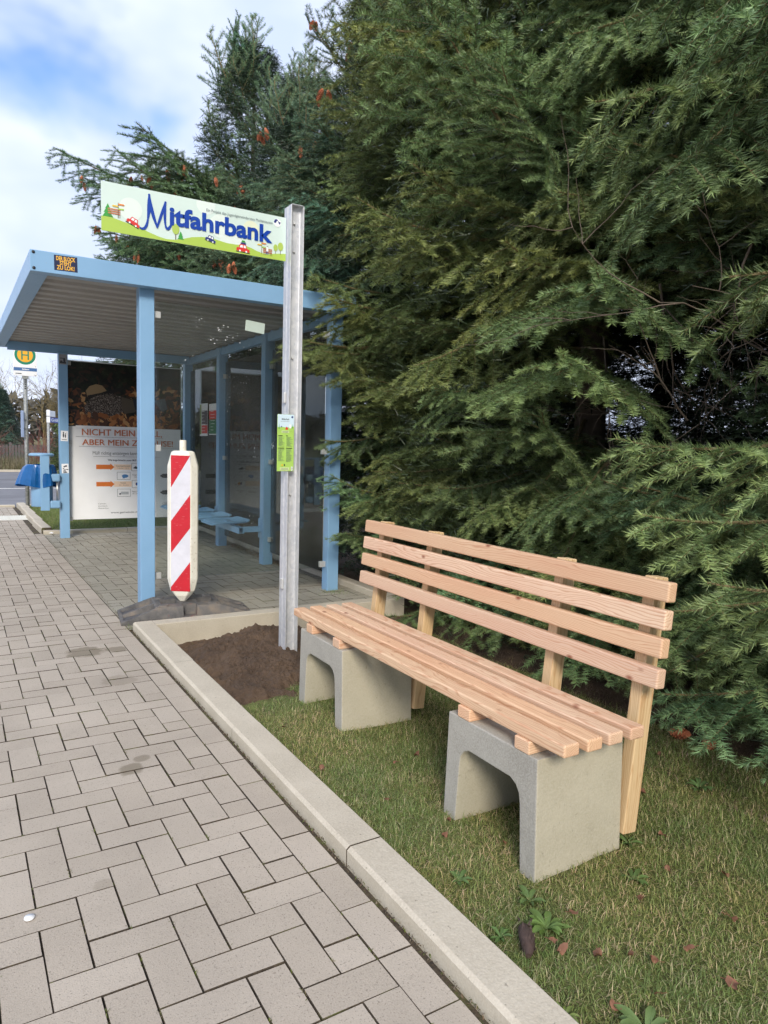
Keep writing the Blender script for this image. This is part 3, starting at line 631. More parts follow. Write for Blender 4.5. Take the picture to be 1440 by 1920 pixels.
sp_ = Panel((-.068, -.0525, .185), (1, 0, 0), (0, 0, 1), (0, -1, 0)); sw, sh = .136, .955
sp_.rect(0, 0, sw, sh, M['silver'], 0)
for P_ in ([(0, 1), (1, 1), (0, .765)], [(0, .283), (1, .472), (1, .717), (0, .52)], [(0, .03), (0, 0), (1, 0), (1, .22)]): sp_.poly([(a*sw, b*sh) for a, b in P_], M['red'], 1)
o = sp_.build('striped_face', bc); hang(o, bc, mB)
# foot
mb = MB(); Lx, Ly = .90, .40; nx, ny = 181, 81
def footz(u, v):   # u across 0..Lx, v 0..Ly
    e = min(u, Lx-u); z = .018+min(1, e/.24)*.085
    ev = min(v, Ly-v); z = min(z, .03+ev*4.)
    def pocket(x0, x1, y0, y1, d):
        nonlocal z
        if x0 < u < x1 and y0 < v < y1: z = min(z, d)
    for y0, y1 in ((.04, .18), (.22, .36)):
        if y0 < v < y1 and .02 < e < .225: z = .010+max(0, e-.02)*.20
    pocket(.27, .385, .13, .27, .03); pocket(.52, .64, .13, .27, .03); pocket(.405, .50, -.1, .075, .035); pocket(.405, .50, .325, .5, .035)
    for cx in (.28, .62):
        for cy in (.07, .33):
            r2 = math.hypot(u-cx, v-cy)
            if r2 < .035: z += .006
    return z
vs = []
for j in range(ny):
    for i in range(nx):
        u, v = Lx*i/(nx-1), Ly*j/(ny-1); vs.append((u-Lx/2, v-Ly/2, footz(u, v)+(rng.random()-.5)*.0006))
o_ = len(vs)
mb.add(vs, [(j*nx+i, j*nx+i+1, (j+1)*nx+i+1, (j+1)*nx+i) for j in range(ny-1) for i in range(nx-1)], M['rubber'])
kd = mb.mi(simple('dark_smooth_rubber', srgb(84, 84, 88), .45, 0, .15, 9))  # darker, smoother rubber on the ramp pocket floors
for q, f_ in enumerate(mb.f):
    cx_ = sum(vs[i][0] for i in f_)/4+Lx/2; cy_ = sum(vs[i][1] for i in f_)/4+Ly/2; e_ = min(cx_, Lx-cx_)
    if .022 < e_ < .222 and (.043 < cy_ < .177 or .223 < cy_ < .357): mb.m[q] = kd
rim = [i for i in range(nx)]+[j*nx+nx-1 for j in range(1, ny)]+[(ny-1)*nx+i for i in range(nx-2, -1, -1)]+[j*nx for j in range(ny-2, 0, -1)]
low = [(vs[i][0], vs[i][1], .0) for i in rim]; n = len(rim); mb.add([vs[i] for i in rim]+low, [(i, (i+1) % n, n+(i+1) % n, n+i) for i in range(n)]+[tuple(range(n, 2*n))[::-1]], M['rubber'])
foot = top(mb, 'rubber_foot', fix=True); foot.location = (1.40, 5.0, .002); foot.rotation_euler.z = R(-7)
tag(foot, 'dirty black and brown recycled rubber foot plate lying against the kerb corner', 'sign foot')

# ================================================================== SHELTER
sh = E_('bus_shelter', (2.0, 7.5, 0), 'light blue steel bus shelter with glass walls and a flat ribbed roof', 'bus shelter')
B_ = M['blue']; PS = .105
posts = [(1.160, 5.335), (2.695, 5.335), (2.675, 6.755), (2.675, 8.185), (2.675, 9.62), (1.110, 9.47)]
for x, y in posts:
    mb = MB(); mb.box((x, y, -.02), (x+PS, y+PS, 2.325 if y < 9.4 or x > 2 else 2.26), B_); part(mb, 'post', sh, bevel=.005)
zt, zb = 2.447, 2.312
def fasc(a, b): mb = MB(); mb.box(a, b, B_); part(mb, 'fascia', sh, bevel=.003)
fasc((.455, 5.235, zb), (2.86, 5.33, zt)); fasc((.455, 5.331, zb), (.568, 9.93, zt)); fasc((.569, 9.84, zb), (2.86, 9.93, zt)); fasc((2.765, 5.331, zb), (2.86, 9.839, zt))
for x, y, z in ((.475, 5.2345, 2.432), (.477, 5.2345, 2.332)):
    mb = MB(); mb.lathe([(.010, .001), (.010, -.003), (.006, -.0055), (.0001, -.006)], (x, y, z), M['dark'], 12, 'y'); part(mb, 'bolt_cap', sh)
mb = MB(); mb.box((2.70, 5.44, 2.245), (2.76, 9.62, 2.325), B_); part(mb, 'rear_beam', sh, bevel=.003)
mb = MB(); mb.box((.57, 9.50, 2.245), (2.70, 9.55, 2.345), B_); part(mb, 'far_beam', sh, bevel=.003)
mb = MB(); mb.box((1.27, 5.355, 2.33), (2.69, 5.42, 2.37), B_); part(mb, 'near_beam', sh)
# ribbed roof sheet, ribs run front to back
per = .2167; yy = []; y = 5.332
while y < 9.84:
    yy += [(y, 2.352), (y+.085, 2.352), (y+.105, 2.385), (y+.19, 2.385), (y+.2115, 2.352)]; y += per
yy = [(min(a, 9.838), b) for a, b in yy]
mb = MB(); n = len(yy); vs = [(.57, a, b) for a, b in yy]+[(2.763, a, b) for a, b in yy]+[(.57, a, b+.004) for a, b in yy]+[(2.763, a, b+.004) for a, b in yy]
mb.add(vs, [(i, i+1, n+i+1, n+i) for i in range(n-1)]+[(2*n+i, 3*n+i, 3*n+i+1, 2*n+i+1) for i in range(n-1)], M['roofsheet']); part(mb, 'roof_sheet', sh)
# panes
def pane(a, b, m=M['glass']): mb = MB(); mb.box(a, b, m); return part(mb, 'glass_pane', sh)
near = pane((1.285, 5.382, .20), (2.672, 5.390, 2.245)); far = pane((1.235, 9.585, .205), (2.62, 9.593, 2.20))
rear = [pane((2.745, a, .13), (2.753, b, 2.16), M['glass_dark']) for a, b in ((5.46, 6.735), (6.88, 8.165), (8.31, 9.60))]
def clampbox(x0, x1, y0, y1, z): mb = MB(); mb.box((x0, y0, z-.024), (x1, y1, z+.024), M['clamp']); part(mb, 'glass_clamp', sh, bevel=.003)
for z in (2.147, 1.183, .226): clampbox(1.2655, 1.318, 5.368, 5.404, z); clampbox(2.642, 2.6945, 5.368, 5.404, z); clampbox(1.2155, 1.262, 9.565, 9.61, z)
for y in (6.86, 8.29):
    for z in (2.0, 1.05, .26): clampbox(2.72, 2.775, y, y+.035, z)
for y in (6.73, 8.16): 
    for z in (2.0, 1.05, .26): clampbox(2.72, 2.775, y-.01, y+.0245, z)
# waste-sorting poster on the far pane
P0x, P1x, Pz0, Pz1, Py = 1.222, 2.605, .215, 2.185, 9.575
mb = MB(); mb.box((P0x, Py, Pz0), (P1x, Py+.004, Pz1), M['white']); poster = part(mb, 'poster', sh, bevel=.001)
_W[poster.name] = Matrix.Identity(4)
Wp, Hp = P1x-P0x, Pz1-Pz0
pn = Panel((P0x, Py, Pz0), (1, 0, 0), (0, 0, 1), (0, -1, 0)); zs = 1.288-Pz0
# picture: hedgehog among autumn leaves in front of dark foliage
t = NT('poster_picture'); v = t.co(); n = t.noise(v, 9, 5, .65); 
t.base(t.ramp(n, [(.42, srgb(14, 16, 14)), (.6, srgb(34, 40, 26)), (.72, srgb(70, 78, 56))])); t.rough(.3); M['pic'] = t.m
zs = 1.165; pn.rect(.003, zs, Wp-.003, Hp-.012, M['pic'], 1)
leafc = [srgb(140, 84, 44), srgb(170, 112, 62), srgb(104, 60, 36), srgb(186, 142, 92), srgb(76, 48, 34), srgb(54, 36, 28)]
r2 = random.Random(5)
def pleaf(cx, cy, s_, c_, lay):
    a = r2.random()*6.28; k_ = 12; pts = []; el = .25+.4*r2.random(); bend = (r2.random()-.5)*.8
    for i in range(k_):
        t_ = 2*math.pi*i/k_; x = s_*math.cos(t_); y = s_*el*math.sin(t_)*(1-.25*(i % 2))+bend*x*x/s_
        px, py = cx+x*math.cos(a)-y*math.sin(a), cy+x*math.sin(a)+y*math.cos(a); pts.append((min(Wp-.004, max(.004, px)), max(zs+.001, py)))
    pn.poly(pts, flat('leaf%d' % c_, leafc[c_]), lay)
for i in range(90): pleaf(r2.random()*Wp, zs+.3+.45*r2.random(), .02+.03*r2.random(), 5, 1)
for i in range(420):
    x = r2.random()*Wp; lim = .42 if x < .2 else .26 if x < .7 else .5
    pleaf(x, zs+.01+lim*r2.random()**1.2, .02+.045*r2.random(), r2.choice((0, 1, 2, 2, 3, 4, 4, 5, 5)), 2)
H_ = lambda L: [(.19+(x-.26)*.88, zs+y*.74) for x, y in L]
pn.poly(H_([(.28, .60), (.33, .68), (.42, .72), (.50, .70), (.56, .62), (.45, .56), (.35, .52), (.30, .50)]), flat('fungus', srgb(150, 126, 92)), 3)
pn.poly(H_([(.30, .52), (.55, .60), (.86, .74), (.88, .71), (.58, .54), (.32, .47)]), flat('stick', srgb(30, 26, 24)), 4)
t = NT('spines'); v = t.co(); n = t.noise(v, 120, 2, .5); t.base(t.ramp(n, [(.42, srgb(34, 27, 25)), (.56, srgb(88, 74, 64)), (.68, srgb(180, 170, 158))])); t.rough(.4); M['spines'] = t.m
hull = [(.27, .22), (.26, .34), (.33, .46), (.46, .54), (.62, .57), (.76, .53), (.84, .44), (.82, .30), (.70, .22), (.5, .17), (.35, .17)]
hp = []
for i in range(len(hull)):
    a_, b_ = hull[i], hull[(i+1) % len(hull)]
    for q in range(8): f_ = q/8; j_ = .014*(1 if q % 2 else -.4)*(.4+r2.random()); x = a_[0]+(b_[0]-a_[0])*f_; y = a_[1]+(b_[1]-a_[1])*f_; d_ = math.hypot(x-.55, y-.37); hp.append((x+(x-.55)/d_*j_, y+(y-.37)/d_*j_))
pn.poly(H_(hp), M['spines'], 5)
pn.poly(H_([(.76, .53), (.90, .49), (1.0, .40), (1.02, .34), (.93, .27), (.80, .24), (.76, .36)]), flat('fur', srgb(84, 74, 62)), 6)
pn.poly(H_([(.92, .5), (1.10, .52), (1.16, .40), (1.05, .28), (.95, .32)]), flat('can', srgb(34, 38, 50)), 7); pn.poly(H_([(1.22, .5), (1.38, .54), (1.42, .36), (1.34, .3)]), flat('tin', srgb(96, 104, 110)), 8)
for i in range(60): pleaf(.05+r2.random()*1.25, zs+.03+.12*r2.random(), .03+.04*r2.random(), r2.randrange(5), 9)
OR = flat('poster_orange', srgb(196, 112, 72)); GR = flat('poster_grey', srgb(118, 118, 118)); AR = flat('arrow', srgb(214, 118, 52)); PA = flat('arrow_pale', srgb(240, 212, 186)); DK = flat('darkgrey', srgb(62, 66, 74)); LG = flat('lg', srgb(176, 180, 182)); BL = flat('blu', srgb(80, 130, 180))
pn.rect(.085, zs-.02, 1.02, zs+.012, M['white'], 10)
pn.rect(.085, 1.038, 1.15, 1.041, GR, 2); pn.rect(.12, .916, 1.33, .919, GR, 2); pn.rect(.287, .793, 1.12, .796, GR, 2)
hang(pn.build('printed_picture', poster), poster)
pt = Panel((P0x, Py, Pz0), (1, 0, 0), (0, 0, 1), (0, -1, 0))
pt.text('NICHT MEIN MÜLL,', .156, 1.060, .112, OR, 11, width=.98); pt.text('ABER MEIN ZUHAUSE!', .158, .937, .105, OR, 11, width=1.12); pt.text('NICHT MEIN MÜLL,', .1585, 1.0595, .112, OR, 12, width=.98); pt.text('ABER MEIN ZUHAUSE!', .1605, .9365, .105, OR, 12, width=1.12)
pt.text('Müll richtig entsorgen kann so', .281, .818, .062, GR, 3, width=.605); pt.text('Wie lange braucht unser Müll um zu', .46, .74, .034, DK, 3, bold=.0006, width=.43)
def arrow(x, y):
    pt.poly([(x, y-.028), (x+.17, y-.028), (x+.17, y-.044), (x+.22, y), (x+.17, y+.044), (x+.17, y+.028), (x, y+.028)], AR, 3); pt.rect(x+.215, y-.034, x+.43, y+.034, PA, 2)
def box(x, y, kind):
    w_ = .165 if kind in (1, 3) else .14
    pt.rect(x, y-.05, x+w_, y+.05, GR, 3); pt.rect(x+.004, y-.046, x+w_-.004, y+.046, M['white'], 4)
    if kind == 0: pt.poly([(x+.02, y-.014), (x+.05, y+.014), (x+.08, y), (x+.12, y-.02), (x+.06, y-.024)], DK, 5)
    if kind == 1: pt.ell(x+.10, y-.003, .04, .022, BL, 5); pt.rect(x+.07, y-.032, x+.095, y, BL, 5)
    if kind == 2: pt.ell(x+.075, y, .034, .024, K('yellow'), 5); pt.ell(x+.06, y, .014, .02, K('navy'), 6); pt.ell(x+.09, y-.006, .012, .012, K('car'), 6)
    if kind == 3: pt.ell(x+.035, y-.014, .012, .012, DK, 5); pt.rect(x+.045, y-.022, x+.14, y+.014, LG, 5)
arrow(.32, .663); box(.749, .663, 0); box(.57, .55, 1); arrow(.32, .444); box(.755, .444, 2); box(.572, .331, 3)
for s_, x, y, sz, w_ in (('Papiertaschentuch', .562, .668, .026, .17), ('3 Monate - 5 Jahre', .575, .643, .018, .14), ('Kaugummi', .762, .555, .026, .10), ('5 Jahre', .785, .53, .018, .05), ('Windeln', .61, .450, .026, .07), ('500 - 800 Jahre', .595, .424, .018, .12), ('Plastikflasche', .755, .337, .026, .125), ('100 - 1000 Jahre', .76, .312, .018, .11)): pt.text(s_, x, y, sz, GR, 4, width=w_)
for y_ in (.55, .331): pt.poly([(1.32, y_-.028), (1.32, y_+.028), (1.15, y_+.028), (1.11, y_), (1.15, y_-.028)], DK, 3)
for i, s_ in enumerate(('Scannen.', 'Informieren.', 'Mitmachen.')): pt.text(s_, .339, .187-i*.03, .024, GR, 3, width=.10+.015*i)
pt.text('www.gemeinde-muldestausee', .49, .067, .036, DK, 3, width=.56)
pt.stroke([(1.16, .165), (1.14, .185), (1.18, .20), (1.24, .18), (1.30, .21)], .004, GR, 3); pt.ell(1.20, .175, .035, .014, LG, 3)
hang(pt.build('lettering', poster), poster)
# stickers
def sticker(o, ex, ey, n, w_, h_, m, name='sticker', a=0):
    ex, ey = Vector(ex), Vector(ey); c_, s_ = math.cos(a), math.sin(a); e1 = ex*c_+ey*s_; e2 = ey*c_-ex*s_
    p = Panel(o, e1, e2, n); p.rect(0, 0, w_, h_, m, 1); return p
X_, Z_, N_ = (1, 0, 0), (0, 0, 1), (0, -1, 0)
p = sticker((.598, 5.235, 2.335), X_, Z_, N_, .142, .098, flat('stkblue', srgb(26, 34, 70)), a=R(1))
for i, (s_, wd, x_) in enumerate((('DER BLOCK', .116, .013), ('STEHT', .072, .034), ('ZU LOK!', .108, .015))): p.text(s_, x_, .066-i*.029, .029, flat('stkyellow', srgb(244, 186, 60)), 2, bold=.0008, width=wd, sy=1.25)
hang(p.build('sticker', sh), sh)
y6 = 9.47
p = sticker((1.118, y6, 2.115), X_, Z_, N_, .085, .12, flat('stkgrey', srgb(150, 150, 156))); p.rect(.01, .07, .05, .078, DK, 2); p.rect(.008, .012, .077, .03, DK, 2); p.ell(.058, .05, .012, .03, DK, 2); p.ell(.025, .035, .015, .012, DK, 2); hang(p.build('sticker', sh), sh)
p = sticker((1.122, y6, 1.195), X_, Z_, N_, .082, .125, M['white'], a=R(-2)); p.ell(.03, .07, .008, .028, DK, 2); p.ell(.03, .103, .007, .008, DK, 2); p.ell(.052, .062, .007, .022, DK, 2); p.ell(.052, .09, .005, .006, DK, 2); p.rect(.012, .016, .068, .022, DK, 2); hang(p.build('sticker', sh), sh)
p = sticker((1.132, y6, .80), X_, Z_, N_, .078, .115, M['white'], a=R(2)); r2 = random.Random(3)
for i in range(12): a_ = r2.random()*.055; b_ = r2.random()*.09; p.rect(a_, b_, a_+.008+.02*r2.random(), b_+.006+.012*r2.random(), DK, 2)
hang(p.build('sticker', sh), sh)
# leftover papers on glass
p = sticker((1.962, 5.382, 2.108), X_, Z_, N_, .158, .082, flat('stkpale', srgb(190, 205, 196)), a=R(-5)); hang(p.build('paper_remnant', sh), sh)
def poster_r(y, w_, z0, z1, bands):
    p = Panel((2.745, y, z0), (0, -1, 0), (0, 0, 1), (-1, 0, 0)); p.rect(0, 0, w_, z1-z0, M['white'], 1)
    for (a, b, c_, d, m) in bands: p.rect(a*w_, b*(z1-z0), c_*w_, d*(z1-z0), m, 2)
    for i in range(7): p.rect(.2*w_, (.15+.1*i)*(z1-z0), (.5+.3*rng.random())*w_, (.165+.1*i)*(z1-z0), M['white'], 3)
    hang(p.build('small_poster', sh), sh)
poster_r(9.17, .33, 1.305, 1.715, [(.02, .05, .2, .98, flat('olive', srgb(120, 140, 40))), (.25, .35, .97, .78, flat('photo', srgb(86, 76, 84))), (.25, .08, .97, .33, K('car'))])
poster_r(8.78, .30, 1.32, 1.70, [(.02, .5, .98, .78, K('car')), (.02, .03, .98, .5, flat('dgreen', srgb(40, 110, 70)))])
for y in (8.14,): 
    mb = MB(); 
    for z, h_ in ((.9, .12),): mb.box((2.7435, y-.06, z), (2.7445, y-.03, z+h_), M['white'])
rs = random.Random(9)
mb = MB()
for (cx, cz, n_, s_) in ((1.60, 2.13, 26, .05), (1.76, 2.10, 24, .045), (1.86, 2.04, 18, .04), (1.70, 2.02, 16, .04), (1.95, 1.98, 10, .05), (1.5, 1.9, 8, .1), (2.1, 1.95, 8, .1)):
    for i in range(n_):
        x = rs.gauss(cx, s_*.7); z = rs.gauss(cz, s_*.45); r_ = .0008+.005*rs.random()**3; k_ = 6; a0 = rs.random()*6
        mb.add([(x+r_*(.5+rs.random())*math.cos(a0+i_*6.283/k_), 5.3814, z+r_*(.3+.7*rs.random())*math.sin(a0+i_*6.283/k_)) for i_ in range(k_)], [tuple(range(k_))], M['white'])
hang(mb.build('glue_residue', sh, fix=False), sh)
mb = MB()
for (cy, cz, n_, sy_, sz_) in ((8.05, 1.55, 30, .03, .25), (7.55, 1.25, 26, .06, .12), (7.2, 1.18, 26, .04, .10), (7.9, 1.2, 12, .06, .05), (7.25, .42, 16, .05, .08), (6.7, 1.2, 22, .02, .1), (7.6, 1.9, 30, .25, .12), (9.5, 1.4, 30, .02, .25)):
    for i in range(n_):
        y = rs.gauss(cy, sy_); z = rs.gauss(cz, sz_); r_ = .001+.010*rs.random()**3; k_ = 6; a0 = rs.random()*6
        mb.add([(2.7442, y+r_*(.5+rs.random())*math.cos(a0+i_*6.283/k_), z+r_*(.5+rs.random())*math.sin(a0+i_*6.283/k_)) for i_ in range(k_)], [tuple(range(k_))], M['white'])
hang(mb.build('glue_residue', sh, fix=False), sh)
# seats
mb = MB(); mb.box((2.43, 6.79, .325), (2.485, 9.55, .33), B_); mb.box((2.43, 6.79, .38), (2.485, 9.55, .385), B_); mb.box((2.43, 6.79, .33), (2.436, 9.55, .38), B_); mb.box((2.479, 6.79, .33), (2.485, 9.55, .38), B_); part(mb, 'seat_rail', sh)
for y in (6.80, 8.23): 
    mb = MB(); mb.box((2.486, y, .335), (2.675, y+.045, .39), B_); part(mb, 'seat_arm', sh, bevel=.003)
    mb = MB(); mb.box((2.667, y-.03, .27), (2.6745, y+.075, .47), B_); part(mb, 'seat_arm_plate', sh)
for y in (6.95, 7.52, 8.09, 8.66):
    mb = MB(); w0, d0 = .40, .42; x0 = 2.215; rr_ = .05
    prof = lambda a: .425+.018*math.sin(math.pi*a)*-1+.03*max(0, a-.8)*2+(-.04*max(0, .1-a)*6)
    ring = []
    for cx, cy, a0 in ((w0-rr_, rr_, -90), (w0-rr_, d0-rr_, 0), (rr_, d0-rr_, 90), (rr_, rr_, 180)):
        for q in range(4): t_ = R(a0+q*30); a = cx+rr_*math.cos(t_); b = cy+rr_*math.sin(t_); ring.append((x0+a, y+b, prof(a/w0)))
    mb.tube(ring+[ring[0]], .009, B_, 8)
    n_ = 13
    for i in range(1, n_):
        a = w0*i/n_; ins = rr_*.4 if i in (1, n_-1) else 0; mb.tube([(x0+a, y+ins, prof(a/w0)), (x0+a, y+d0-ins, prof(a/w0))], .0055, B_, 6, False)
        b = d0*i/n_; mb.tube([(x0+w0*j/6, y+b, prof(j/6)+.001) for j in range(7)], .0055, B_, 6, False)
    mb.box((2.43, y+.12, .386), (2.485, y+.30, .418), B_)
    part(mb, 'mesh_seat', sh)

# ================================================================== LITTER BIN
lb = E_('litter_bin', (.93, 9.5, .38), 'light blue litter bin with a blue bag, clamped to the far shelter post', 'litter bin')
mb = MB(); mb.lathe([(.118, .395), (.122, .40), (.122, .86), (.118, .865)], (.915, 9.56, 0), B_, 28); part(mb, 'bin_body', lb)
mb = MB(); mb.lathe([(.130, 1.005), (.142, 1.012), (.142, 1.028), (.120, 1.040), (.0001, 1.044)], (.915, 9.55, 0), B_, 28); part(mb, 'lid', lb)
mb = MB(); mb.box((.886, 9.40, .352), (.985, 9.425, 1.008), B_); part(mb, 'mounting_plate', lb, bevel=.004)
for z in (.70, .375): 
    mb = MB(); mb.box((.986, 9.405, z), (1.108, 9.47, z+.095), B_); part(mb, 'bracket', lb, bevel=.02, seg=3)
mb = MB(); mb.lathe([(.012, .47), (.012, .70)], (1.075, 9.45, 0), M['steel'], 10); mb.box((.90, 9.50, .36), (.96, 9.56, .394), M['pole']); part(mb, 'lock_rod', lb)
mb = MB(); vs = []; kk = 40
for a, (r0, z) in enumerate(((.118, .905), (.140, .90), (.150, .87), (.162, .80), (.168, .72), (.166, .645))):
    for j in range(kk):
        th = 2*math.pi*j/kk; lob = 1+.08*math.sin(5*th+1)*a/3+.05*math.sin(11*th)*a/5; left = max(0, -math.cos(th))**2*.10*a/5*1.3
        vs.append((.915+(r0*lob+left)*math.cos(th), 9.56+r0*lob*math.sin(th), z-.02*math.sin(3*th+.5)*(a/5)+.02*left*3))
mb.add(vs, [(i*kk+j, i*kk+(j+1) % kk, (i+1)*kk+(j+1) % kk, (i+1)*kk+j) for i in range(5) for j in range(kk)], M['bag'], False); part(mb, 'bin_bag', lb)

# ================================================================== BUS STOP SIGN
bs = E_('bus_stop_sign', (1.06, 13.4, 0), 'grey pole with a white sign showing a green H on a yellow disc', 'bus stop sign')
mb = MB(); mb.tube([(1.06, 13.4, -.1), (1.06, 13.4, 2.34)], .031, M['pole'], 14); part(mb, 'pole', bs)
mb = MB(); mb.box((.885, 13.355, 2.235), (1.238, 13.363, 2.80), M['white']); plate = part(mb, 'sign_plate', bs, bevel=.002)
mb = MB(); mb.box((1.01, 13.364, 2.19), (1.11, 13.372, 2.30), M['pole']); part(mb, 'sign_bracket', bs)
G_ = flat('hgreen', srgb(24, 130, 100)); Y_ = flat('hyellow', srgb(240, 176, 46)); Bn = flat('hblue', srgb(70, 108, 158))
p = Panel((.885, 13.355, 2.235), X_, Z_, N_); p.ell(.176, .343, .158, .158, G_, 1, k=40); p.ell(.176, .343, .118, .118, Y_, 2, k=40)
p.rect(.118, .265, .140, .421, G_, 3); p.rect(.212, .265, .234, .421, G_, 3); p.rect(.140, .333, .212, .353, G_, 3); p.rect(.003, .082, .350, .136, Bn, 1)
p.ell(.038, .035, .014, .012, DK, 2); p.ell(.034, .036, .009, .008, M['white'], 3); p.rect(.055, .028, .118, .042, DK, 2); p.rect(.30, .022, .345, .026, GR, 2); p.rect(.318, .008, .335, .018, GR, 2); p.rect(.325, .15, .329, .175, DK, 2)
p.text('Gröbern', .126, .098, .034, M['white'], 3, bold=.0012, width=.105); hang(p.build('sign_print', plate), plate)
mb = MB(); mb.box((.975, 13.30, 1.22), (1.02, 13.34, 1.66), M['bluegrey']); mb.box((1.02, 13.34, 1.35), (1.05, 13.38, 1.38), M['pole']); mb.box((1.02, 13.34, 1.5), (1.05, 13.38, 1.53), M['pole']); part(mb, 'timetable_case', bs, bevel=.006)
mb = MB()
for i in range(5): z = 2.02+.035*i; mb.box((1.045, 13.3665, z), (1.07, 13.3695, z+.02), DK)
part(mb, 'pole_sticker', bs)
# street name sign
sn = E_('street_name_sign', (2.07, 20, 0), 'thin grey pole with a blue street name plate, behind the litter bin', 'street sign')
mb = MB(); mb.tube([(2.085, 20, -.1), (2.085, 20, 1.92)], .032, M['pole'], 12); part(mb, 'pole', sn)
d_ = Vector((.64, 1.6, 0)).normalized(); n_ = Vector((d_.y, -d_.x, 0)); mS = Vector((2.125, 20.03, 1.60))
for zz, h_, m_, L_ in ((0, .13, flat('signblue', srgb(28, 70, 168)), 1.55), (.15, .15, M['white'], .5)):
    mb = MB(); a = mS+Vector((0, 0, zz)); mb.add([a, a+d_*L_, a+d_*L_+Vector((0, 0, h_)), a+Vector((0, 0, h_)), a-n_*.02, a+d_*L_-n_*.02, a+d_*L_+Vector((0, 0, h_))-n_*.02, a+Vector((0, 0, h_))-n_*.02], [(0, 1, 2, 3), (7, 6, 5, 4), (0, 4, 5, 1), (1, 5, 6, 2), (2, 6, 7, 3), (3, 7, 4, 0)], m_); npl = part(mb, 'name_plate', sn)
    if zz == 0: p = Panel(a, d_, Z_, n_); p.text('Gröbern', .12, .03, .11, M['white'], 3, bold=.004, width=1.1); hang(p.build('lettering', npl), npl)
mb = MB(); mb.box((2.05, 19.96, 1.59), (2.13, 20.04, 1.74), M['white']); mb.box((2.05, 19.96, 1.76), (2.13, 20.04, 1.91), M['white']); part(mb, 'plate_clamp', sn, bevel=.01)

# ================================================================== VEGETATION
def nrm(a): return a/np.maximum(np.linalg.norm(a, axis=-1, keepdims=True), 1e-9)
def needles(P, D, up, ln, wd, g, spread=1.0):
    """one pointed triangle per needle, splayed round the twig and leaning forward"""
    N = len(P); S_ = nrm(np.cross(D, up)); U_ = np.cross(S_, D)
    ph = g.random(N)*2*np.pi; ph = ph-.42*np.sin(2*ph)         # more to the sides
    A = (52+24*g.random(N))*np.pi/180*spread
    rad = S_*np.cos(ph)[:, None]+U_*(np.sin(ph)*.55+.22)[:, None]
    d = nrm(D*np.cos(A)[:, None]+rad*np.sin(A)[:, None]); l = ln*(.75+.5*g.random(N))
    wv = nrm(np.cross(d, g.normal(size=(N, 3))))*(wd/2)
    V = np.empty((N, 3, 3)); V[:, 0] = P-wv; V[:, 1] = P+wv; V[:, 2] = P+d*l[:, None]
    return V.reshape(-1, 3)
def ptube(pts, r0, r1, k=3):
    pts = np.asarray(pts); n = len(pts); T = np.gradient(pts, axis=0); T = nrm(T); ref = np.array([.13, .21, .97]); A = nrm(np.cross(T, ref)); B = np.cross(T, A)
    r = np.linspace(r0, r1, n)[:, None]; V = []
    for j in range(k): t_ = 2*np.pi*j/k; V.append(pts+(A*np.cos(t_)+B*np.sin(t_))*r)
    V = np.stack(V, 1).reshape(-1, 3); F = []
    for i in range(n-1):
        for j in range(k):
            a = i*k+j; b = i*k+(j+1) % k; F += [(a, b, b+k), (a, b+k, a+k)]
    return V, np.array(F)
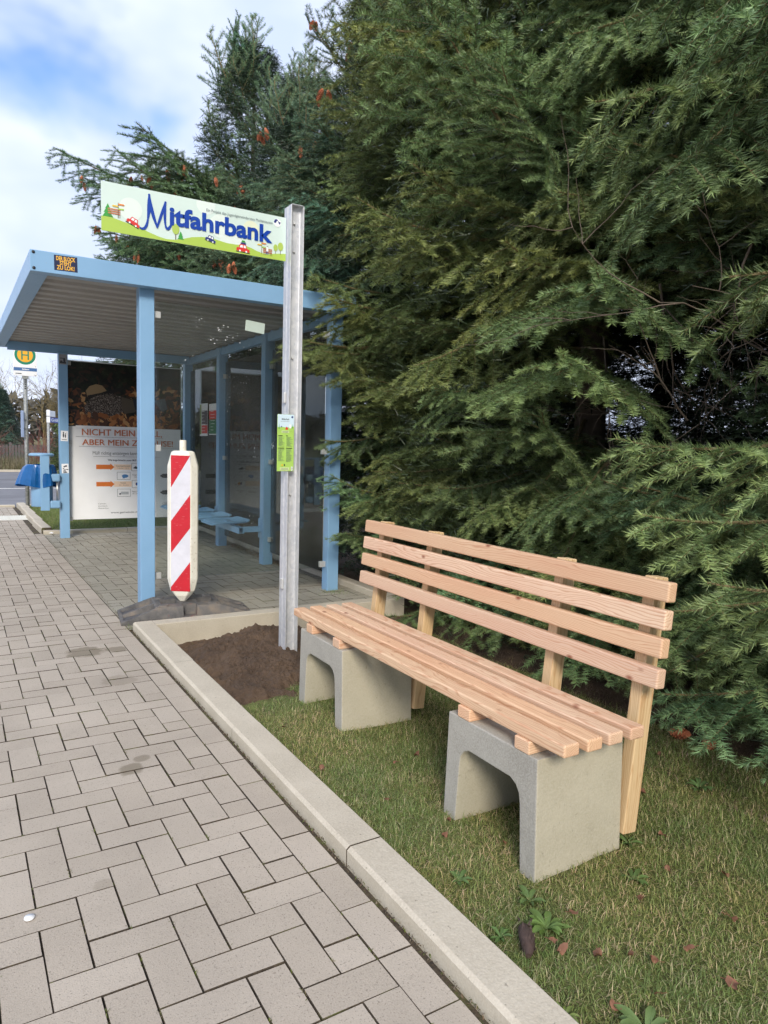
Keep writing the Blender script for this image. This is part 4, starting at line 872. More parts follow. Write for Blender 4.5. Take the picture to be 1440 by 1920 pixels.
def make_bough(L, seed, droop=.25, uptip=.10, dens=900, nl=.034, nw=.0034, spac=.098, bare=.12, upright=False, ternary=True):
    g = np.random.default_rng(seed); up = np.array([0, 0, 1.]); VV = []; FF = []; MI = []; TT = []; tips = []; off = 0
    def addt(V, F, mi, t):
        nonlocal off
        VV.append(V); FF.append(F+off); MI.append(np.full(len(F), mi)); TT.append(np.broadcast_to(t, (len(V), 3)) if np.ndim(t) == 1 else t); off += len(V)
    base = np.array([.078, .132, .056]); light = np.array([.225, .300, .140])
    def foliate(pts, dn, tipk, l=nl):
        seg = np.diff(pts, axis=0); sl = np.linalg.norm(seg, axis=1); tot = sl.sum(); n = max(4, int(tot*dn)); c = np.concatenate([[0], np.cumsum(sl)]); t_ = np.sort(g.random(n))*tot; i = np.clip(np.searchsorted(c, t_)-1, 0, len(seg)-1)
        f = ((t_-c[i])/sl[i])[:, None]; P = pts[i]+seg[i]*f; D = nrm(seg[i]); V = needles(P, D, up, l, nw, g)
        k = np.clip((t_/tot)*tipk+g.normal(size=n)*.16, 0, 1)[:, None]; col = base*(1-k)+light*k; col = col*(.8+.4*g.random((n, 1)))
        addt(V, np.arange(len(V)).reshape(-1, 3), 0, np.repeat(col, 3, 0))
        # tuft at the very tip
        m = 10; V = needles(np.repeat(pts[-1:], m, 0), np.repeat(D[-1:], m, 0), up, l*.9, nw, g, .7); addt(V, np.arange(len(V)).reshape(-1, 3), 0, light*(.9+.3*g.random()))
    n = 14; t_ = np.linspace(0, 1, n); wob = np.cumsum(g.normal(size=n))*.006*L
    ax = np.stack([t_*L, wob, -droop*L*t_**1.6+uptip*L*t_**4], 1); ax[:, 0] -= .06*L*t_**2
    V, F = ptube(ax, .012*L**.8, .0028, 5); addt(V, F, 1, np.ones(3))
    i0 = int(n*max(bare, .3)); foliate(ax[i0:], dens, .8)
    s = L*bare+.03; side = 1
    def along(x): return np.array([np.interp(x/L, t_, ax[:, k]) for k in range(3)])
    while s < L*.985:
        f = s/L; p = along(s); T = nrm(along(min(L, s+.02))-along(s-.02)); S_ = nrm(np.cross(T, up))*side; prof = min(1, (f-bare)/.22+.35)*(1-f)**.72+.07
        l2 = L*.46*prof*(.75+.5*g.random()); l2 = min(l2*1.08, .8)
        ang = (56-14*f+g.normal()*4)*np.pi/180; d = T*np.cos(ang)+S_*np.sin(ang)+up*(-.08-.26*g.random()+(.35 if upright else 0)); d = nrm(d)
        m = 6; q = np.linspace(0, 1, m)[:, None]; P2 = p+d*l2*q+up*(-(.18 if not upright else -.1)*l2*q**2)+T*(.10*l2*q**2)
        V, F = ptube(P2, .0030, .0012, 3); addt(V, F, 1, np.ones(3)); foliate(P2, dens, .85); tips.append(P2[-1])
        if ternary:
            x = .035; sd = 1
            while x < l2*.93:
                f2 = x/l2; p3 = P2[0]+(P2[-1]-P2[0])*f2; k_ = min(m-2, int(f2*(m-1))); T2 = nrm(P2[k_+1]-P2[k_]); p3 = P2[k_]+(P2[k_+1]-P2[k_])*(f2*(m-1)-k_)
                S2 = nrm(np.cross(T2, up))*sd; l3 = (.46*l2*(1-f2)**.8+.055)*(.8+.4*g.random()); l3 = min(l3*1.1, .28)
                a3 = (48+g.normal()*5)*np.pi/180; d3 = nrm(T2*np.cos(a3)+S2*np.sin(a3)+up*(-.02-.34*g.random())); P3 = p3+d3*l3*np.linspace(0, 1, 3)[:, None]+up*(-.05*l3)*np.linspace(0, 1, 3)[:, None]**2
                V, F = ptube(P3[[0, -1]], .0014, .0009, 3); addt(V, F, 1, np.ones(3)); foliate(P3, dens, 1., nl*.92)
                x += .078*(.8+.4*g.random()); sd = -sd
        s += spac*(.75+.5*g.random()); side = -side
    me = npmesh('branch', np.concatenate(VV), np.concatenate(FF), [M['needle'], M['twig']], mi=np.concatenate(MI), tint=np.concatenate(TT))
    return dict(me=me, L=L, ax=ax, tips=np.array(tips))
TPL = {}
for cl, L, n_ in (('s', .75, 3), ('m', 1.15, 4), ('l', 1.6, 4), ('x', 2.2, 2)):
    TPL[cl] = [make_bough(L, 100+10*len(TPL)+i, droop=(.06, .20, .30, .12)[i % 4], uptip=(.06, .12, .10, .14)[i % 4]) for i in range(n_)]
TPL['u'] = [make_bough(.8, 300+i, droop=-.12, uptip=.22, dens=850, spac=.07, bare=.1, upright=True, ternary=i == 0) for i in range(3)]
def pick(Lw, g, kind=None):
    if kind: return TPL[kind][g.integers(len(TPL[kind]))]
    cl = 's' if Lw < .92 else 'm' if Lw < 1.36 else 'l' if Lw < 1.9 else 'x'; return TPL[cl][g.integers(len(TPL[cl]))]
CAVE = (np.array([2.4, 1.93, 1.62-1.2475]), .125)
CAVE_D = CAVE[0]/np.linalg.norm(CAVE[0])
def in_cave(p, rad=.115):
    q = np.asarray(p)-np.array([0, 0, 1.2475]); return math.acos(min(1, q@CAVE_D/np.linalg.norm(q))) < rad
def trunk_mesh(x, y, H, r0, seed, lean=(0, 0)):
    g = np.random.default_rng(seed); n = 12; t_ = np.linspace(0, 1, n); P = np.stack([x+lean[0]*t_**2+np.cumsum(g.normal(size=n))*.012, y+lean[1]*t_**2+np.cumsum(g.normal(size=n))*.012, -.2+t_*(H+.2)], 1)
    P[:, :2] -= (P[0, :2]-[x, y]); V, F = ptube(P, r0, .008, 9); return P, npmesh('trunk', V, F, [M['bark']], smooth=True)
def filler(P, prof, H, n, seed, z0=.15, full=True, nl=.075, nw=.008, dark=.5):
    g = np.random.default_rng(seed); z = z0+(H*.97-z0)*g.random(n)**.9; R_ = np.interp(z, prof[0], prof[1]); a = g.random(n)*2*np.pi; rr = R_*(.15+.68*np.sqrt(g.random(n)))
    cx = np.interp(z, P[:, 2], P[:, 0]); cy = np.interp(z, P[:, 2], P[:, 1]); C_ = np.stack([cx+rr*np.cos(a), cy+rr*np.sin(a), z-.2*rr], 1)
    bad = (C_[:, 0] < 3.08) & (C_[:, 1] > 4.6) & (C_[:, 1] < 10.0) & (C_[:, 2] < 2.6)
    q = C_-np.array([0, 0, 1.2475]); an = np.arccos(np.clip((q@CAVE_D)/np.linalg.norm(q, axis=1), -1, 1)); bad |= (an < .10) & (C_[:, 1] < 6) & (C_[:, 0] < 3.5)
    C_ = C_[~bad]; a = a[~bad]; n = len(C_); D = nrm(np.stack([np.cos(a), np.sin(a), -.3+g.normal(size=n)*.3], 1)); k = 13
    tt = np.tile(np.linspace(0, .13, k), n); P_ = np.repeat(C_, k, 0)+np.repeat(D, k, 0)*tt[:, None]
    V = needles(P_, np.repeat(D, k, 0), np.array([0, 0, 1.]), nl, nw, g); col = np.repeat(np.array([.045, .070, .032])*(dark+.5*g.random((n, 1))), k*3, 0)  # inner tufts tinted darker than the boughs, standing for shade inside the crown
    return npmesh('crown', V, np.arange(len(V)).reshape(-1, 3), [M['needle']], tint=col)
cone_mb = MB()
for k_ in range(9):
    z = -.012-k_*.0085; r_ = .013*math.sin(math.pi*(k_+1.4)/10.8)+.003
    for j in range(7):
        a = 2*math.pi*(j+.5*(k_ % 2))/7; c_, s_ = math.cos(a), math.sin(a); t1, t2 = (-s_, c_), (s_, -c_)
        cone_mb.add([(r_*.35*c_, r_*.35*s_, z+.006), (r_*c_+t1[0]*.006, r_*s_+t1[1]*.006, z-.001), (r_*1.25*c_, r_*1.25*s_, z-.009), (r_*c_+t2[0]*.006, r_*s_+t2[1]*.006, z-.001)], [(0, 1, 2, 3)], M['cone'])
cone_mb.lathe([(.003, -.004), (.009, -.02), (.010, -.055), (.004, -.09), (.0005, -.097)], (0, 0, 0), M['cone'], 7)
_c = cone_mb.build('cone', None, fix=False); cone_me = _c.data; bpy.data.objects.remove(_c)
def tree(x, y, H, prof, label, seed, col=(1, 1, 1), nb=92, z0=.12, az=(95, 265), lean=(0, 0), r0=.11, cones=0, hero=(), nfill=8000, zmax=99, group='conifers in the row behind the bench', name='conifer_tree', spacing=None, el0=2, upfrac=.72, coldv=.16, czone=None, fl=True):
    g = np.random.default_rng(seed); root = E_(name, (x, y, 0), label, 'tree', group)
    P, tm = trunk_mesh(x, y, H, r0, seed, lean); tr = link('trunk', tm); hang(tr, root)
    cr = link('crown', filler(P, prof, H, nfill, seed+1, z0)); cr.color = (*col, 1); hang(cr, root)
    cnt = 0; made = []; tries = 0
    zs_ = np.sort(z0+(min(H, zmax)-.15-z0)*(np.arange(nb*3)+g.random(nb*3))/(nb*3)); g.shuffle(zs_)
    # denser where the crown is wider
    wts = (np.interp(zs_, prof[0], prof[1])+.25)*np.where(zs_ < 2.6, 1.35, 1.); wts = wts/wts.sum(); zs_ = g.choice(zs_, nb*3, p=wts)
    def put(T, M4, k=1.):
        o = bpy.data.objects.new('branch', T['me']); COL.objects.link(o); o.parent = cr; o.matrix_parent_inverse = wmat(cr).inverted(); o.matrix_basis = M4
        v_ = 1+coldv*g.normal(); hshift = g.normal()*.08; o.color = (col[0]*v_*(1+hshift)*k, col[1]*v_*k, col[2]*v_*(1-hshift)*k, 1); made.append((T, M4)); return o
    for b_, tp, kind in hero:
        b_, tp = np.array(b_, float), np.array(tp, float); d = tp-b_; Lw = np.linalg.norm(d); T = pick(Lw, g, kind); s_ = Lw/np.linalg.norm(T['ax'][-1])
        e = T['ax'][-1]/np.linalg.norm(T['ax'][-1]); yaw = math.atan2(d[1], d[0]); pit = math.asin(d[2]/Lw)-math.asin(e[2])
        put(T, Matrix.Translation(b_)@Matrix.Rotation(yaw, 4, 'Z')@Matrix.Rotation(-pit, 4, 'Y')@Matrix.Rotation(g.normal()*.15, 4, 'X')@Matrix.Diagonal((s_, s_, s_, 1)), 1.12); cnt += 1
    for z in zs_:
        if cnt >= nb: break
        Rz = float(np.interp(z, prof[0], prof[1]))*(.80+.34*g.random()); a = R(az[0]+(az[1]-az[0])*g.random()); topk = z/H
        bx = float(np.interp(z, P[:, 2], P[:, 0])); by_ = float(np.interp(z, P[:, 2], P[:, 1]))
        if Rz < .12: continue
        if topk > upfrac: el = R(28+30*(topk-upfrac)/(1-upfrac)+g.normal()*8); T = pick(Rz/math.cos(el), g, 'u' if Rz < 1.0 else None)
        else: el = R(el0+12*topk+g.normal()*9); T = pick(Rz, g)
        Lw = Rz/max(.6, math.cos(el)); s_ = min(1.3, max(.5, Lw/T['L'])); Lr = s_*T['L']
        # start the bough along the trunk-to-tip line so that its tip lies on the crown outline
        st = max(0, Lw-Lr)
        tip = np.array([bx+math.cos(a)*Rz, by_+math.sin(a)*Rz, z+math.sin(el)*Lw+T['ax'][-1][2]*s_])
        if tip[2] < .02: continue
        if tip[0] < 3.22 and 5.15 < tip[1] < 10.1 and tip[2] < 2.72: continue
        if tip[0] < 2.0 and tip[2] < 1.5: continue
        mid = np.array([bx+math.cos(a)*Rz*.72, by_+math.sin(a)*Rz*.72, z+math.sin(el)*Lw*.7+T['ax'][9][2]*s_])
        if tip[1] < 5.5 and (in_cave(tip) or in_cave(mid, .09)): continue
        M4 = Matrix.Translation((bx+math.cos(a)*math.cos(el)*st, by_+math.sin(a)*math.cos(el)*st, z+math.sin(el)*st))@Matrix.Rotation(a, 4, 'Z')@Matrix.Rotation(-el, 4, 'Y')@Matrix.Rotation(g.normal()*.22, 4, 'X')@Matrix.Diagonal((s_, s_, s_, 1))
        put(T, M4); cnt += 1
    # leader
    T = TPL['u'][1]; put(T, Matrix.Translation((P[-1, 0], P[-1, 1], H-.45))@Matrix.Rotation(g.random()*6, 4, 'Z')@Matrix.Rotation(R(-86), 4, 'Y')@Matrix.Diagonal((.75, .45, .45, 1)))
    if cones:
        k_ = 0; tr_ = 0
        while k_ < cones and tr_ < 4000:
            tr_ += 1; T, M4 = made[g.integers(len(made))]
            q = T['tips'][g.integers(len(T['tips']))]*(.75+.2*g.random()) if g.random() < .6 else T['ax'][g.integers(7, 14)]
            w_ = M4@Vector(q)
            if czone and not czone(w_): continue
            for m_ in range(int(g.integers(1, 4))):
                o = bpy.data.objects.new('cone', cone_me); COL.objects.link(o); o.parent = cr; o.matrix_parent_inverse = wmat(cr).inverted()
                o.matrix_basis = Matrix.Translation(w_+Vector((g.normal()*.035, g.normal()*.035, -.01+g.normal()*.02)))@Matrix.Rotation(g.normal()*.18, 4, 'X')@Matrix.Rotation(g.normal()*.18, 4, 'Y')@Matrix.Rotation(g.random()*6, 4, 'Z')@Matrix.Diagonal((1.35, 1.35, 1.0+.4*g.random(), 1)); k_ += 1
                if k_ >= cones: break
    return root
def pr(*a): return (np.array([p[0] for p in a], float), np.array([p[1] for p in a], float))
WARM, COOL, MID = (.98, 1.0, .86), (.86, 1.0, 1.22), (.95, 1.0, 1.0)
tree(4.1, -1.2, 8.0, pr((0, 1.5), (1, 1.8), (4, 1.6), (8, .2)), 'dark green conifer just beyond the right edge, nearest the camera', 21, WARM, nb=60, zmax=5.6, az=(110, 250), nfill=3000)
tree(3.75, .25, 8.2, pr((0, 1.3), (.8, 1.65), (2.2, 1.7), (4, 1.7), (8.2, .2)), 'dark green conifer at the right edge whose branches sweep to the lawn', 22, WARM, nb=95, zmax=5.6, az=(95, 265),
     hero=[((3.4, .6, 2.1), (2.1, 1.42, 1.80), 'm'), ((3.3, .7, 1.5), (2.25, 1.95, 1.30), 'l'), ((3.3, .6, 1.2), (2.15, 1.72, 1.02), 'l'), ((3.4, .4, 1.0), (2.0, 1.35, .85), 'l'), ((3.3, .8, .95), (2.3, 1.85, .62), 'l'), ((3.6, .5, 3.6), (2.25, 1.95, 3.0), 'l'), ((3.5, .3, 3.2), (2.1, 1.55, 2.65), 'l'), ((3.5, .6, .7), (2.3, 1.7, .33), 'l')])
tree(4.15, 1.75, 8.0, pr((0, 1.5), (.8, 1.8), (1.3, 1.1), (2.1, 1.2), (2.5, 1.9), (4, 1.8), (8, .2)), 'shadowy conifer with bare inner twigs behind the right end of the bench', 23, WARM, nb=95, zmax=5.6, az=(110, 262),
     hero=[((3.9, 2.3, 4.0), (2.25, 2.30, 2.98), 'x'), ((3.8, 2.0, 3.5), (2.1, 2.05, 2.55), 'l'), ((3.9, 2.6, 3.1), (2.45, 2.55, 2.45), 'l'), ((3.8, 2.0, 3.3), (2.2, 1.75, 2.25), 'l'), ((3.9, 2.2, 3.9), (2.5, 2.9, 3.35), 'l'), ((3.6, 1.9, .6), (2.5, 1.95, .28), 'l'), ((3.5, 2.2, .8), (2.45, 2.15, .52), 'm'), ((3.5, 1.6, .5), (2.6, 1.6, .22), 'm')])
tree(3.85, 3.55, 8.8, pr((0, 1.3), (.6, 1.5), (2.4, 1.75), (4, 1.7), (8.8, .2)), 'tall green conifer behind the middle of the bench, trunk showing near its top', 24, (1.05, 1.02, .78), nb=95, zmax=5.6, az=(100, 262), r0=.13,
     hero=[((3.4, 3.2, 1.75), (2.2, 2.22, 1.66), 'l'), ((3.5, 3.6, 1.85), (2.35, 3.35, 1.58), 'l'), ((3.5, 3.1, 2.2), (2.15, 2.0, 1.95), 'l'), ((3.5, 3.3, 2.4), (2.2, 2.6, 2.2), 'l'), ((3.6, 3.7, 3.9), (2.5, 2.95, 3.5), 'l'), ((3.5, 3.0, 1.2), (2.35, 2.3, 1.0), 'l'), ((3.5, 3.4, 1.1), (2.4, 3.0, .9), 'l'), ((3.4, 3.2, .6), (2.45, 2.7, .32), 'm'), ((3.4, 3.5, .7), (2.45, 3.3, .38), 'm'), ((3.4, 2.9, .5), (2.5, 2.3, .25), 'm'), ((3.4, 3.1, .9), (2.4, 2.5, .62), 'm')])
tree(3.95, 5.0, 7.4, pr((0, 1.0), (.6, 1.35), (2.4, 1.6), (4.5, 1.4), (7.4, .15)), 'yellowish green conifer behind the near rear post of the shelter', 25, (1.05, 1.02, .78), nb=95, zmax=5.6, az=(100, 268))
tree(3.85, 6.4, 7.0, pr((0, .8), (2.2, .8), (2.8, 1.5), (3.8, 1.3), (4.3, .8), (5.0, .5), (7.0, .3)), 'open-topped conifer with a pale bare stem, rising over the shelter roof', 26, COOL, nb=95, az=(90, 275), lean=(-.25, -.3), upfrac=.6, cones=14, czone=lambda w_: w_.z > 3.6 and w_.x < 3.3, hero=[((3.7, 6.5, 4.9), (3.05, 6.75, 5.42), 'u'), ((3.6, 6.3, 4.4), (2.75, 6.0, 4.85), 's'), ((3.6, 6.2, 4.2), (2.75, 5.7, 4.35), 's'), ((3.7, 6.2, 4.9), (3.0, 6.0, 5.1), 'u'), ((3.6, 6.3, 4.0), (2.7, 5.9, 4.0), 's')])
tree(3.75, 8.2, 5.75, pr((0, .6), (2.3, .7), (2.9, 1.5), (4.0, 1.35), (4.6, .75), (5.75, .15)), 'slender blue-green conifer with hanging cones, right of the dark pointed one', 27, COOL, nb=92, az=(90, 280), cones=44, czone=lambda w_: w_.z > 2.9 and w_.x < 3.0)
tree(3.66, 9.75, 6.8, pr((0, .6), (2.3, .8), (2.9, 1.7), (4.2, 1.75), (4.65, .8), (5.5, .8), (6.1, .55), (6.8, .1)), 'dark conifer with the highest pointed top, cones on its low boughs', 28, (.75, .92, .95), nb=95, az=(80, 285), cones=80, czone=lambda w_: 2.8 < w_.z < 5.0 and w_.x < 2.7, upfrac=.66,
     hero=[((3.5, 10.2, 4.35), (1.25, 10.3, 4.9), 'x'), ((3.4, 10.1, 4.2), (1.5, 9.9, 4.5), 'l'), ((3.3, 9.8, 4.3), (1.75, 9.4, 4.75), 'l'), ((3.3, 10.1, 3.4), (1.62, 10.6, 3.62), 'l'), ((3.3, 10, 3.8), (1.75, 10.6, 4.1), 'l'), ((3.3, 9.7, 4.5), (2.0, 9.0, 4.95), 'm'), ((3.2, 9.6, 3.6), (1.9, 9.2, 3.8), 'l')])
tree(3.3, 12.4, 5.6, pr((0, 1.3), (2.3, 1.5), (4.2, 1.3), (5.6, .15)), 'low wide conifer with cones, last of the row beyond the shelter', 29, COOL, nb=80, az=(80, 290), cones=25, czone=lambda w_: w_.z > 2.6)
tree(5.6, 2.6, 8.5, pr((0, 1.7), (2.5, 1.9), (8.5, .2)), 'conifer added as shade-tinted backing in a second row, seen only through gaps right of centre', 31, (.5, .6, .55), nb=40, az=(110, 250), nfill=16000, zmax=5)  # added to darken the gaps in the row, shade put into its tint
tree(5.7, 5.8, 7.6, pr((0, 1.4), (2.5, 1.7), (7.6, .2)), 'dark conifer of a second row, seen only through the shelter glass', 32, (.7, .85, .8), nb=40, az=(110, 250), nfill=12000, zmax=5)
tree(5.7, .2, 8.0, pr((0, 1.6), (2.5, 1.8), (8, .2)), 'conifer added as shade-tinted backing in a second row, behind the gap at the right edge', 33, (.5, .6, .55), nb=40, az=(110, 250), nfill=15000, zmax=5)  # more backing trees, added to close bright holes, tint lowered to stand for shade
tree(6.9, 1.2, 8.0, pr((0, 2.0), (2.5, 2.2), (8, .2)), 'conifer added as shade-tinted backing in a third row, behind the right end of the bench', 36, (.5, .6, .55), nb=20, az=(110, 250), nfill=22000, zmax=4)
tree(5.5, 4.3, 8.0, pr((0, 1.6), (2.5, 1.8), (8, .2)), 'conifer added as shade-tinted backing in a second row, behind the middle of the bench', 34, (.5, .6, .55), nb=30, az=(110, 250), nfill=14000, zmax=5)
tree(7.2, 3.2, 8.0, pr((0, 2.2), (2.5, 2.4), (8, .2)), 'conifer added as shade-tinted backing in a third row, deepest behind the bench', 35, (.5, .6, .55), nb=20, az=(110, 250), nfill=16000, zmax=5)
# dead inner twigs in the dark gap
def twiggy(mb, p, d, L, r, g, depth, mat, spread=.6, n_=6, kids=3):
    pts = [Vector(p)]; dd = Vector(d).normalized()
    for i in range(n_):
        dd = (dd+Vector(g.normal(size=3))*.16).normalized(); pts.append(pts[-1]+dd*L/n_)
    mb.tube(pts, [r*(1-.75*i/n_) for i in range(n_+1)], mat, 4 if r < .006 else 6, False)
    if depth > 0:
        for k_ in range(kids):
            i = int(g.integers(1, n_+1)); nd = (dd+Vector(g.normal(size=3))*spread).normalized(); twiggy(mb, pts[i], nd, L*(.45+.3*g.random()), r*.55, g, depth-1, mat, spread, n_, kids)
g = np.random.default_rng(44)
for k_, (p, d, L, r_) in enumerate((((2.9, 2.3, 2.05), (.0, -.05, -1), .62, .008), ((3.0, 1.7, 1.6), (-.6, .35, .15), .75, .006), ((2.75, 1.75, 2.1), (-.1, .15, -.9), .55, .006), ((3.2, 2.9, 1.9), (-.3, -.4, -.6), .7, .006), ((3.1, 1.5, 1.85), (-.75, .4, -.1), .7, .005), ((2.9, 2.1, 1.4), (-.5, .1, .5), .5, .005))):
    mb = MB(); twiggy(mb, p, d, L, r_, g, 2, M['deadtwig'], .7, 6, 4); o = top(mb, 'dead_twig', fix=False); tag(o, 'thin bare grey twigs in the dark gap between the conifers', 'dead twig', 'bare twigs in the dark gap')
# ---- background across the road
def bgtree(x, y, H, R_, label, seed, col, nb=70, el0=-2):
    return tree(x, y, H, pr((0, R_*.8), (H*.2, R_), (H, .08)), label, seed, col, nb=nb, z0=.15, az=(90, 300), r0=.07, nfill=6000, group=None, name='conifer_tree', el0=el0, upfrac=.8)
bgtree(1.85, 35.5, 3.35, 1.35, 'grey-blue spruce across the road, left of the bus stop pole', 51, (.72, .95, 1.5))
bgtree(3.45, 24.5, 3.45, 1.15, 'bushy green pine across the road, behind the street name sign', 52, (1.0, 1.05, .75))
bgtree(.2, 40, 3.0, 1.6, 'second grey-blue spruce across the road at the far left', 53, (.72, .95, 1.4), nb=50)
for k_, (x, y, H, lab) in enumerate(((2.1, 44, 4.6, 'bare tree left of the bus stop pole'), (4.35, 44, 4.3, 'bare tree between bus stop pole and street sign'), (-1.0, 46, 4.5, 'bare tree at the far left edge across the road'), (6.3, 46, 4.4, 'bare tree farthest right across the road'))):
    g = np.random.default_rng(70+k_); root = E_('bare_tree', (x, y, 0), lab, 'tree', 'leafless trees across the road')
    mb = MB(); mb.tube([(x, y, -.2), (x+.05, y, .8), (x, y+.05, H*.45)], [.09, .07, .05], M['twig'], 7); part(mb, 'trunk', root, fix=False)
    mb = MB()
    for i in range(9): a = g.random()*6.28; twiggy(mb, (x, y, H*(.22+.22*g.random())), (.5*math.cos(a), .5*math.sin(a), 1.), H*.48, .03, g, 3, M['twig'], .42, 4, 4)
    part(mb, 'crown', root, fix=False)
for k_, (x, y, lab) in enumerate(((2.9, 31.5, 'reddish leafless shrub just right of the bus stop pole'), (3.9, 31.8, 'reddish leafless shrub beside the street sign pole'), (5.2, 32, 'reddish leafless shrub behind the green pine'), (1.2, 32.6, 'low reddish shrub at the far left verge'))):
    g = np.random.default_rng(90+k_); mb = MB()
    for i in range(46): a = g.random()*6.28; twiggy(mb, (x+.35*math.cos(a)*g.random(), y+.3*math.sin(a), -.05), (.35*math.cos(a), .35*math.sin(a), 1.), .9+.5*g.random(), .009, g, 1, flat('redstem', srgb(134, 84, 74)), .35, 4, 4)
    tag(top(mb, 'leafless_shrub', fix=False), lab, 'shrub', 'leafless shrubs on the far verge')
fe = E_('garden_fence', (3, 33.6, 0), 'dark grey wooden fence low behind the far verge shrubs', 'fence')
for i in range(10):
    mb = MB(); x = -8+2.0*i; mb.box((x, 33.6, 0), (x+.09, 33.69, .95), M['fencewood']); part(mb, 'post', fe)
    mb = MB(); 
    for j in range(16): mb.box((x+.1+j*.118, 33.62, .05), (x+.19+j*.118, 33.64, .85), M['fencewood'])
    for z in (.2, .7): mb.box((x+.09, 33.641, z), (x+2.0, 33.66, z+.06), M['fencewood'])
    part(mb, 'slat_panel', fe)
# far wood on the horizon, a mass nobody could count
g = np.random.default_rng(5); n_ = 26000; X = -160+360*g.random(n_); hgt = 3.5+3.*vnoise(X, X*0, .08, 4)+2*vnoise(X, X*0, .45, 6); Zz = hgt*g.random(n_)**.7; Yy = 110+12*g.random(n_)
P_ = np.stack([X, Yy, Zz], 1); V = (P_[:, None]+g.normal(size=(n_, 3, 3))*.55).reshape(-1, 3)
col = np.repeat(np.array([.10, .095, .08])*(.6+.8*g.random((n_, 1))), 3, 0); tag(link('distant_wood', npmesh('distant_wood', V, np.arange(len(V)).reshape(-1, 3), [M['leaf']], tint=col)), kind='stuff')

# ---- grass
def blades(P, ln, wd, g, pal, lay=.9):
    N = len(P); a = g.random(N)*2*np.pi; d = np.stack([np.cos(a), np.sin(a), np.zeros(N)], 1); l = ln*(.5+g.random(N)); bend = lay*(.3+.9*g.random(N)); w_ = np.stack([-np.sin(a), np.cos(a), np.zeros(N)], 1)*(wd/2*(.7+.6*g.random(N)))[:, None]
    up_ = np.array([0, 0, 1.]); p1 = P+up_*(l*.45)[:, None]*np.cos(bend*.5)[:, None]+d*(l*.45*np.sin(bend*.5))[:, None]; b2 = np.minimum(bend*1.35, 1.65); p2 = p1+up_*(l*.55*np.cos(b2))[:, None]+d*(l*.55*np.sin(b2))[:, None]
    V = np.stack([P-w_, P+w_, p1-w_*.8, p1+w_*.8, p2], 1); i = np.arange(N)[:, None]*5
    F = np.concatenate([i+[0, 1, 3], i+[0, 3, 2], i+[2, 3, 4]]); pal = np.array(pal); c = pal[g.integers(len(pal), size=N)]*(.75+.5*g.random((N, 1))); C_ = np.repeat(c, 5, 0)
    return V.reshape(-1, 3), F, C_
g = np.random.default_rng(8)
GP = [(.16, .235, .064), (.21, .28, .08), (.135, .21, .058), (.31, .32, .13), (.18, .25, .075), (.46, .41, .24)]
def lawn_pts(n, x0, x1, y0, y1): return x0+(x1-x0)*g.random(n), y0+(y1-y0)*g.random(n)
X, Y = lawn_pts(260000, 1.10, 3.1, .35, 4.6)
keep = np.ones(len(X), bool)
for yc in (1.643, 2.837): keep &= ~((X > 1.40) & (X < 1.77) & (abs(Y-yc) < .232) & ~((abs(Y-yc) < .15)))
keep &= ~((Y > 3.12-.25*fbm(X, Y, 4, 3, 21)*2) & (X < 2.35) & (g.random(len(X)) > .012))
keep &= ~((X > 2.72+.25*fbm(X, Y, 1.7, 3, 9)) & (g.random(len(X)) > .10))
keep &= g.random(len(X)) < np.clip(1.35-.16*Y, .3, 1)
X, Y = X[keep], Y[keep]; X = np.maximum(X, 1.103); Z = lawn_z(X, Y)-.004
patch = fbm(X, Y, 3.2, 3, 31); 
V, F, Cc = blades(np.stack([X, Y, Z], 1), .031, .0019, g, GP, 1.5); k_ = np.repeat(np.clip(.5+patch*2.6, 0, 1), 5)[:, None]; Cc = Cc*(1-.6*k_)+Cc*np.array([1.75, 1.3, 1.4])*.6*k_
tag(link('grass', npmesh('grass', V, F, [M['leaf']], tint=Cc)), kind='stuff')
X, Y = lawn_pts(22000, 1.10, 1.9, 2.95, 3.4); 
X, Y = lawn_pts(60000, 1.06, 4.4, 10.02, 13.85); V, F, Cc = blades(np.stack([X, Y, X*0+.018], 1), .034, .004, g, GP[:4], .8); tag(link('far_grass', npmesh('far_grass', V, F, [M['leaf']], tint=Cc)), kind='stuff')
X, Y = lawn_pts(16000, -4., 9., 29.7, 33.2); V, F, Cc = blades(np.stack([X, Y, X*0-.05], 1), .42, .012, g, [(.20, .17, .10), (.26, .22, .13), (.11, .12, .05), (.17, .14, .09)], .5); tag(link('dry_grass', npmesh('dry_grass', V, F, [M['leaf']], tint=Cc)), kind='stuff')
# dry needles, moss and small weeds in the joints
n_ = 2600; X = .965+.022*g.random(n_)-.004; Y = -.5+10.2*g.random(n_); kk = g.random(n_)
V, F, Cc = blades(np.stack([X, Y, X*0-.004], 1), .010, .0035, g, [(.12, .15, .03), (.16, .11, .07), (.20, .16, .11), (.08, .06, .04)], 1.3)
jx = []; jy = []
for r_ in herring(-1.2, X0, .3, 5.5):
    if g.random() < .75: m_ = int(g.integers(3, 22)); jx += list(r_[0]+g.normal(size=m_)*.0018); s0 = g.random(); jy += list(r_[2]+(r_[3]-r_[2])*np.clip(s0+g.normal(size=m_)*.12, 0, 1))
for k2 in range(28): m_ = int(g.integers(3, 16)); jx += list(X0+g.normal(size=m_)*.0015); s0 = 1+5*g.random(); jy += list(s0+g.normal(size=m_)*.02)
V1, F1, C1 = blades(np.stack([np.array(jx), np.array(jy), np.zeros(len(jx))-.006], 1), .0105, .0035, g, [(.13, .16, .03), (.10, .12, .03), (.17, .14, .07)], 1.3)
tag(link('joint_moss', npmesh('joint_moss', np.concatenate([V, V1]), np.concatenate([F, F1+len(V)]), [M['leaf']], tint=np.concatenate([Cc, C1]))), kind='stuff')
